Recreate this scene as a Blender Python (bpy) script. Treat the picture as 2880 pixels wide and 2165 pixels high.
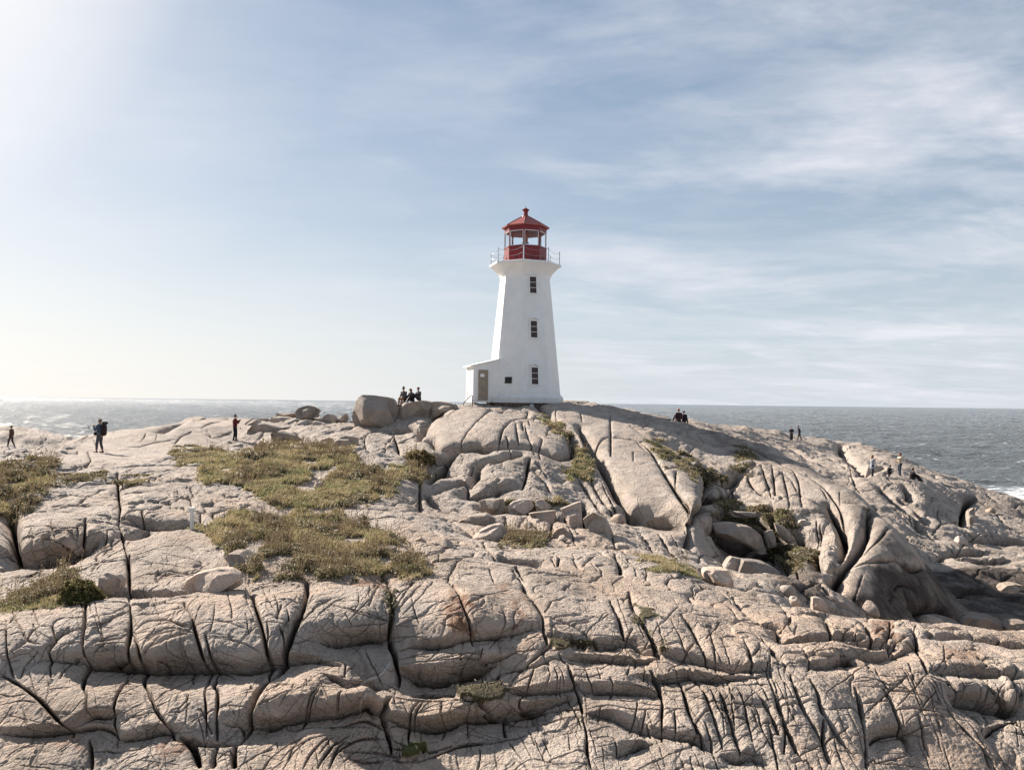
import bpy, bmesh, math, random
import numpy as np
from mathutils import Vector, Matrix, Quaternion

# ---------------------------------------------------------------- camera
SC = bpy.context.scene
for o in list(bpy.data.objects):
    bpy.data.objects.remove(o)
F = 1730.0; CX, CY = 1106.0, 831.5          # focal length and centre in units of a 2212 x 1663 picture
CAMZ = 12.0                                  # eye height above the sea
PITCH = math.atan(37.5 / F); ROLL = math.radians(0.67)
cam_d = bpy.data.cameras.new("camera"); cam = bpy.data.objects.new("camera", cam_d)
SC.collection.objects.link(cam); SC.camera = cam
cam_d.sensor_width = 36.0; cam_d.lens = 36.0 * F / 2212.0
cam_d.clip_start = 0.1; cam_d.clip_end = 60000
CM = Matrix.Rotation(math.pi / 2 + PITCH, 4, 'X') @ Matrix.Rotation(ROLL, 4, 'Z')
cam.matrix_world = Matrix.Translation((0, 0, CAMZ)) @ CM
CR = np.array(CM.to_3x3())
SC.render.resolution_x = 1024; SC.render.resolution_y = 769

# ---------------------------------------------------------------- light
SUN_AZ = math.radians(-48.0); SUN_EL = math.radians(29.5)   # azimuth from +Y, to the left
sd = Vector((math.sin(SUN_AZ) * math.cos(SUN_EL), math.cos(SUN_AZ) * math.cos(SUN_EL), math.sin(SUN_EL)))
sun_d = bpy.data.lights.new("sun", 'SUN'); sun = bpy.data.objects.new("sun", sun_d)
SC.collection.objects.link(sun)
sun_d.energy = 5.0; sun_d.angle = math.radians(0.7); sun_d.color = (1.0, 0.91, 0.80)
sun.rotation_euler = sd.to_track_quat('Z', 'Y').to_euler()
SC.view_settings.view_transform = 'Standard'; SC.view_settings.look = 'None'
SC.view_settings.exposure = 1.20; SC.view_settings.gamma = 1.0

W = bpy.data.worlds.new("World"); SC.world = W; W.use_nodes = True
def nn(nt, t, **kw):
    n = nt.nodes.new(t)
    for k, v in kw.items():
        if k == 'inp':
            for a, b in v.items(): n.inputs[a].default_value = b
        else: setattr(n, k, v)
    return n
def math_n(nt, op, a, b=None, clamp=False):
    n = nt.nodes.new('ShaderNodeMath'); n.operation = op; n.use_clamp = clamp
    for i, v in enumerate((a, b)):
        if v is None: continue
        if isinstance(v, (int, float)): n.inputs[i].default_value = v
        else: nt.links.new(v, n.inputs[i])
    return n.outputs[0]
def mixc(nt, f, a, b, mode='MIX'):
    n = nt.nodes.new('ShaderNodeMix'); n.data_type = 'RGBA'; n.blend_type = mode
    for sock, v in ((n.inputs[0], f), (n.inputs[6], a), (n.inputs[7], b)):
        if isinstance(v, (int, float)): sock.default_value = v
        elif isinstance(v, tuple): sock.default_value = (v[0], v[1], v[2], 1)
        else: nt.links.new(v, sock)
    return n.outputs[2]
def ramp(nt, f, stops, interp='LINEAR'):
    n = nt.nodes.new('ShaderNodeValToRGB'); n.color_ramp.interpolation = interp
    el = n.color_ramp.elements
    while len(el) < len(stops): el.new(0.5)
    for e, (p, c) in zip(el, stops):
        e.position = p; e.color = (c, c, c, 1) if isinstance(c, (int, float)) else (c[0], c[1], c[2], 1)
    nt.links.new(f, n.inputs[0]); return n.outputs[0]
def noise(nt, vec, scale, detail=4, rough=0.55, dist=0.0, out=0):
    n = nt.nodes.new('ShaderNodeTexNoise'); n.inputs['Scale'].default_value = scale
    n.inputs['Detail'].default_value = detail; n.inputs['Roughness'].default_value = rough
    n.inputs['Distortion'].default_value = dist
    if vec is not None: nt.links.new(vec, n.inputs['Vector'])
    return n.outputs[out]
def mapping(nt, vec, scale=(1, 1, 1), rot=(0, 0, 0), loc=(0, 0, 0)):
    n = nt.nodes.new('ShaderNodeMapping'); n.inputs['Scale'].default_value = scale
    n.inputs['Rotation'].default_value = rot; n.inputs['Location'].default_value = loc
    nt.links.new(vec, n.inputs['Vector']); return n.outputs[0]

nt = W.node_tree
for n in list(nt.nodes): nt.nodes.remove(n)
sky = nn(nt, 'ShaderNodeTexSky', sky_type='NISHITA', sun_disc=False)
sky.sun_elevation = SUN_EL; sky.sun_rotation = SUN_AZ
sky.altitude = 0; sky.air_density = 1.0; sky.dust_density = 0.6; sky.ozone_density = 1.6
tc = nn(nt, 'ShaderNodeTexCoord')
sep = nn(nt, 'ShaderNodeSeparateXYZ'); nt.links.new(tc.outputs['Generated'], sep.inputs[0])
# project the direction onto a high cloud deck
dz = math_n(nt, 'ADD', math_n(nt, 'MAXIMUM', sep.outputs[2], 0.0), 0.10)
cx = math_n(nt, 'DIVIDE', sep.outputs[0], dz); cy = math_n(nt, 'DIVIDE', sep.outputs[1], dz)
cmb = nn(nt, 'ShaderNodeCombineXYZ'); nt.links.new(cx, cmb.inputs[0]); nt.links.new(cy, cmb.inputs[1])
m1 = mapping(nt, cmb.outputs[0], (0.55, 0.9, 1), (0, 0, math.radians(-28)), (3.1, 1.7, 0))
m2 = mapping(nt, cmb.outputs[0], (1.0, 1.6, 1), (0, 0, math.radians(-35)), (7.3, 0.4, 0))
m3 = mapping(nt, cmb.outputs[0], (0.30, 0.42, 1), (0, 0, math.radians(-20)), (1.3, 4.2, 0))
n1 = noise(nt, m1, 1.5, 9, 0.60, 0.5)
n2 = noise(nt, m2, 2.4, 8, 0.62, 0.3)
n3 = noise(nt, m3, 1.6, 4, 0.5)
c1 = ramp(nt, n1, [(0.44, 0.0), (0.66, 1.0)])
c2 = ramp(nt, n2, [(0.46, 0.0), (0.68, 1.0)])
c3 = ramp(nt, n3, [(0.33, 0.0), (0.58, 1.0)])
right = ramp(nt, math_n(nt, 'ADD', math_n(nt, 'MULTIPLY', sep.outputs[0], 0.8), 0.5), [(0.30, 0.25), (0.75, 1.0)])
cl = math_n(nt, 'MULTIPLY', math_n(nt, 'MULTIPLY', math_n(nt, 'ADD', c1, math_n(nt, 'MULTIPLY', c2, 0.5)), math_n(nt, 'ADD', math_n(nt, 'MULTIPLY', c3, 0.8), 0.25)), right)
m4 = mapping(nt, tc.outputs['Generated'], (2.2, 2.2, 9.0), (0, 0, 0), (0.7, 0.2, 0.1))
c4 = ramp(nt, noise(nt, m4, 1.25, 8, 0.58, 0.25), [(0.50, 0.0), (0.68, 1.0)])
low = ramp(nt, sep.outputs[2], [(0.02, 0.3), (0.12, 1.0), (0.30, 0.8), (0.42, 0.0)])
c4 = math_n(nt, 'MULTIPLY', math_n(nt, 'MULTIPLY', c4, low), ramp(nt, math_n(nt, 'ADD', math_n(nt, 'MULTIPLY', sep.outputs[0], 0.8), 0.5), [(0.25, 0.35), (0.62, 1.0)]))
cl = math_n(nt, 'ADD', math_n(nt, 'MULTIPLY', cl, 0.60), math_n(nt, 'MULTIPLY', c4, 0.48), clamp=True)
# haze towards the horizon and a glow of thin cloud around the sun
hz = ramp(nt, sep.outputs[2], [(0.0, 0.85), (0.08, 0.66), (0.22, 0.30), (0.45, 0.04)])
sv = nn(nt, 'ShaderNodeVectorMath', operation='DOT_PRODUCT'); nt.links.new(tc.outputs['Generated'], sv.inputs[0])
sv.inputs[1].default_value = sd
glow = ramp(nt, sv.outputs['Value'], [(0.84, 0.0), (0.92, 0.12), (0.965, 0.55), (1.0, 1.0)])
glown = math_n(nt, 'MULTIPLY', glow, math_n(nt, 'ADD', math_n(nt, 'MULTIPLY', c3, 0.5), 0.65), clamp=True)
HZC = (4.35, 4.75, 5.1)
col = mixc(nt, 0.60, sky.outputs[0], (1.85, 2.45, 3.05))
col = mixc(nt, 1.0, col, (0.83, 0.85, 0.885), 'MULTIPLY')
sv2 = nn(nt, 'ShaderNodeVectorMath', operation='DOT_PRODUCT'); nt.links.new(tc.outputs['Generated'], sv2.inputs[0])
sv2.inputs[1].default_value = Vector((math.sin(SUN_AZ), math.cos(SUN_AZ), 0.12)).normalized()
col = mixc(nt, hz, col, mixc(nt, ramp(nt, sv2.outputs['Value'], [(0.55, 0), (0.97, 1)]), HZC, (6.4, 6.25, 6.05)))
col = mixc(nt, cl, col, (5.4, 5.45, 5.8))
col = mixc(nt, glown, col, (7.6, 7.25, 6.9))
bg = nn(nt, 'ShaderNodeBackground'); bg.inputs[1].default_value = 0.070
nt.links.new(col, bg.inputs[0])
wo = nn(nt, 'ShaderNodeOutputWorld'); nt.links.new(bg.outputs[0], wo.inputs[0])

# ---------------------------------------------------------------- helpers
C = SC.collection
def linkobj(name, me, mat=None, parent=None, loc=None, rotz=0.0):
    o = bpy.data.objects.new(name, me); C.objects.link(o)
    if mat is not None and me is not None:
        me.materials.clear(); me.materials.append(mat)
    if parent is not None: o.parent = parent
    if loc is not None: o.location = loc
    o.rotation_euler[2] = rotz
    return o
def tag(o, label=None, cat=None, group=None, kind=None):
    if label: o['label'] = label
    if cat: o['category'] = cat
    if group: o['group'] = group
    if kind: o['kind'] = kind
    return o
def thing(name, label, cat, loc=(0, 0, 0), rotz=0.0, group=None):
    o = linkobj(name, None, loc=loc, rotz=rotz); o.empty_display_size = 0.2
    return tag(o, label, cat, group)
def np_mesh(name, V, Fc, smooth=True):
    """V (n,3) float, Fc (m,3|4) int"""
    me = bpy.data.meshes.new(name); k = Fc.shape[1]
    me.vertices.add(len(V)); me.vertices.foreach_set('co', np.ascontiguousarray(V, dtype=np.float32).ravel())
    me.loops.add(Fc.size); me.loops.foreach_set('vertex_index', np.ascontiguousarray(Fc, dtype=np.int32).ravel())
    me.polygons.add(len(Fc))
    me.polygons.foreach_set('loop_start', np.arange(0, Fc.size, k, dtype=np.int32))
    me.polygons.foreach_set('loop_total', np.full(len(Fc), k, dtype=np.int32))
    if smooth: me.polygons.foreach_set('use_smooth', np.ones(len(Fc), dtype=bool))
    me.update(calc_edges=True); return me
def attr(me, name, arr):
    a = me.attributes.new(name, 'FLOAT', 'POINT'); a.data.foreach_set('value', np.ascontiguousarray(arr, dtype=np.float32).ravel())
def attrc(me, name, arr):
    a = me.attributes.new(name, 'FLOAT_COLOR', 'POINT')
    b = np.ones((len(arr), 4), dtype=np.float32); b[:, :3] = arr; a.data.foreach_set('color', b.ravel())
def grid_faces(R, Cn):
    i = np.arange(R - 1)[:, None] * Cn + np.arange(Cn - 1)[None, :]
    return np.stack([i, i + 1, i + Cn + 1, i + Cn], -1).reshape(-1, 4)

def pix_dir(px, py):
    v = CR @ np.array([(px - CX) / F, -(py - CY) / F, -1.0]); return v
def at(px, py, Y):
    d = pix_dir(px, py); d = d * (Y / d[1]); return Vector((d[0], Y, d[2] + CAMZ))
def project(X, Y, Z):
    P = np.stack([X, Y, Z - CAMZ], -1) @ CR
    return CX + F * P[..., 0] / -P[..., 2], CY - F * P[..., 1] / -P[..., 2]

# Perlin noise
_rs = np.random.RandomState(7)
_perm = _rs.permutation(512).astype(np.int32); _perm = np.concatenate([_perm, _perm])
_g2 = np.stack([np.cos(np.arange(512) * 2.399963), np.sin(np.arange(512) * 2.399963)], -1).astype(np.float32)
def perlin(x, y, seed=0):
    x = np.asarray(x, np.float32) + seed * 17.37; y = np.asarray(y, np.float32) + seed * 9.13
    xi = np.floor(x).astype(np.int32); yi = np.floor(y).astype(np.int32)
    xf = x - xi; yf = y - yi; u = xf * xf * (3 - 2 * xf); v = yf * yf * (3 - 2 * yf)
    def g(ix, iy, fx, fy):
        h = _perm[(_perm[ix & 511] + iy) & 511]; gg = _g2[h]; return gg[..., 0] * fx + gg[..., 1] * fy
    a = g(xi, yi, xf, yf); b = g(xi + 1, yi, xf - 1, yf); c = g(xi, yi + 1, xf, yf - 1); d = g(xi + 1, yi + 1, xf - 1, yf - 1)
    a = a + u * (b - a); c = c + u * (d - c); return (a + v * (c - a)) * 1.4
def fbm(x, y, oct=4, seed=0, gain=0.5, lac=2.03):
    s = 0; a = 1.0; f = 1.0
    for k in range(oct):
        s = s + a * perlin(x * f, y * f, seed + k * 3); a *= gain; f *= lac
    return s
def cellular(x, y, seed=0):
    """F2-F1 of jittered cells and a random value per cell"""
    xi = np.floor(x).astype(np.int32); yi = np.floor(y).astype(np.int32)
    f1 = np.full(x.shape, 9.0, np.float32); f2 = f1.copy(); idv = np.zeros(x.shape, np.float32)
    for dx in (-1, 0, 1):
        for dy in (-1, 0, 1):
            cx_ = xi + dx; cy_ = yi + dy
            h = _perm[(_perm[(cx_ + seed * 31) & 511] + cy_) & 511]; h2 = _perm[(h + 57) & 511]
            px_ = cx_ + 0.5 + 0.8 * (h / 512.0 - 0.5); py_ = cy_ + 0.5 + 0.8 * (h2 / 512.0 - 0.5)
            d = np.hypot(px_ - x, py_ - y).astype(np.float32)
            nf = d < f1; f2 = np.where(nf, f1, np.minimum(f2, d)); idv = np.where(nf, h / 512.0, idv); f1 = np.where(nf, d, f1)
    return f2 - f1, idv
def sstep(a, b, x):
    t = np.clip((x - a) / (b - a), 0, 1); return t * t * (3 - 2 * t)
# ---------------------------------------------------------------- survey of the rock: (picture x, picture y, distance in metres)
VIS = """-300,1663,12.2 0,1663,12.2 400,1663,11.9 800,1663,11.9 1200,1663,12.0 1600,1663,12.1 2000,1663,12.7 2212,1663,12.9 2600,1663,13.2
-300,1560,13.3 0,1560,13.2 200,1590,12.6 400,1600,12.45 200,1500,13.1 400,1510,13.1 600,1500,13.2 600,1590,12.5 800,1560,13.1 800,1500,13.3 1000,1580,13.1 1000,1520,13.4 1200,1560,13.3 1400,1560,13.2 1600,1560,13.2 1800,1560,13.3 2000,1560,13.5 2212,1560,13.7 2600,1560,14.2
-300,1470,14.2 0,1470,14 200,1470,13.8 400,1470,13.8 600,1470,13.8 800,1480,13.9 1000,1470,14.1 1200,1450,14.4 1400,1450,14.4 1600,1450,14.3 1800,1450,14.5 2000,1450,14.9 2212,1450,15.2 2600,1450,15.6
0,1380,14.8 200,1360,14.9 400,1350,15.0 600,1340,15.1 800,1340,15.2 1000,1340,15.2 1200,1360,15.6 1400,1370,15.6 1600,1370,16 1800,1380,16.2 2000,1400,16.5 2212,1410,16.8 950,1395,14.8 1100,1390,15.0
-300,1320,18 0,1320,17 150,1325,15.8 300,1310,16.4 560,1270,18 800,1255,18.4 1000,1250,19 1300,1270,19.4 1600,1300,19.3 1900,1345,19.2 2212,1375,19
900,1195,21.5 1100,1190,22.5 1300,1200,22.5 1440,1228,21.8 1600,1272,21 1770,1322,20.4 1900,1338,20.2 2050,1352,20 2212,1366,19.8 2600,1385,19.6
1500,1220,25.5 1650,1260,25.5 1770,1300,26.5 1900,1320,27.5 2050,1335,31 2212,1345,33 2600,1350,34
2100,1300,37 2150,1275,41 2212,1270,42 2060,1250,42 2120,1235,44 2212,1225,46 2600,1260,44
1990,1255,31 1850,1250,28.5 1800,1200,30 1700,1230,30.5 1700,1180,34.5 1900,1200,30.6 1990,1212,32.6 1950,1160,34.5 1900,1110,37 1850,1065,40 1750,1010,44 1650,968,48 1550,935,51 1450,905,54.5 1350,885,56.5 1250,873,57.5
1850,1130,34.5 1525,1100,33.3 1562,1085,39.6 1575,1150,37 1560,1200,33 1640,1180,35.5 1600,1000,45.5 1700,1060,40.5 1780,1110,36.8 1650,1100,37.8 1650,1130,36.5 1600,1240,28
2050,1180,50 1850,1050,60 1750,995,70 1650,955,76 1550,922,80
1943,1028,63 1884,1028,62 1990,1042,61 2100,1060,72 2212,1110,66 2100,1120,58 2212,1160,57 2050,1090,61 2212,1200,51 2150,1180,53 2600,1230,52
1855,1010,66 1715,953,100 1600,926,94 1800,957,98 1880,966,94 1950,990,88 2000,1012,84 2100,1045,80 2212,1082,76 2600,1190,66
1800,1000,72 1800,975,86 1480,913,68
1010,879,56.2 1070,878,56.5 1130,887,54.8 1190,873,55.8
1230,900,52.5 1300,960,46 1400,1000,41.5 1350,1060,37 1450,1090,34.5 1500,1150,31.3 1400,1140,31.8 1300,1100,34.5 1400,940,48.5 1450,972,46.5 1520,1040,41 1500,980,47 1540,1080,37.5
1050,883,52 950,905,49 1130,900,51 1000,930,44.6 1150,940,44 1050,955,41.9 1200,965,42.4 950,985,41 1050,990,40.4 1230,1005,40.7
950,1010,40 1050,1003,39.3 1200,1020,39.3 1270,1050,38 1000,1050,36 1150,1060,35.8 950,1080,34.4 1050,1090,33.9 1250,1090,35.5
950,1120,31 1100,1130,30 1200,1130,30 1300,1150,29.5 1400,1185,28 1100,1170,26.5 1250,1182,26 1350,1195,26 1450,1200,27.5
760,1150,25 850,1165,23.5 850,1200,21.5 600,1200,20.5 700,1230,19.3 500,1190,21 350,1250,18.8 350,1170,21.8 150,1210,20.3 150,1160,21.2 150,1105,25 0,1110,24.8 0,1200,20.7 -300,1200,21 0,1255,19.3 150,1265,18.8
350,1100,25.5 400,1140,23.5 600,1130,25.2 700,1090,28.5 850,1090,29
-300,1060,28 0,1060,28.5 200,1060,28.7 400,1060,28.7 600,1050,31 800,1040,34 880,1030,36
0,1010,33.5 200,1010,34 400,1005,35.5 600,990,38.5 800,990,39 870,980,41
0,990,37 100,988,38 215,977,42 350,975,43 505,957,53 600,960,48 700,960,46 780,955,47 850,950,47.5
-300,985,40 0,977,41 100,973,42 160,966,43.5 230,935,52 300,925,56 420,907,60 520,904,61 600,908,59 700,912,56 760,918,54 850,925,51 900,912,51 870,905,53 960,888,53.5 800,935,50
24,967,67 100,966,68.5 -300,960,68 0,925,73 80,929,74 150,942,73 180,955,72 -300,915,74
"""
HID = """1770,-6.6,24 1900,-7.6,24.5 2050,-8.6,26 2212,-9.2,27 2600,-9.2,27 1600,-5.7,23.8 1990,-9.0,38 1950,-8.6,42 1900,-7.6,45 1850,-6.8,50 1750,-5.2,56 1650,-3.8,58 1550,-2.6,62 1450,-1.9,66
1715,-8,108 1500,-6,104 1880,-9,106 2000,-11,100 2212,-13,92 2600,-13,85
1130,-.1,60 1130,-.3,66 1000,-.5,60 1300,-.4,64 1130,-2.2,76 1130,-8,96 1300,-2.6,80 1300,-9,104 850,-3,68 950,-2,66 960,-8,90
24,-4.1,52 -300,-4,52 0,-8,88 200,-8,86 230,-5,70 420,-4,74 600,-4,74 760,-3.2,70 420,-9,92 700,-9,92
-400,-14,115 0,-14,112 400,-14,114 800,-14,116 1200,-14,122 1500,-14,124 1800,-14,122 2100,-14,112 2600,-14,100
-400,-16,170 400,-16,170 1200,-16,170 2000,-16,170 2700,-16,170
-400,-5.9,10 300,-5.9,10 1100,-5.9,10 1900,-5.9,10 2700,-5.9,10 -400,-6.1,6 500,-6.1,6 1500,-6.1,6 2700,-6.1,6 1100,-6,3 -900,-5.9,10 3100,-5.9,10 -900,-6.1,5 3100,-6.1,5 -900,-16,170 3100,-16,170 -900,-14,110 3100,-14,95 -900,-4,42 3100,-9.5,45 -900,-5,18 3100,-6.4,18 -900,-4.2,27 3100,-8.8,30 """

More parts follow.
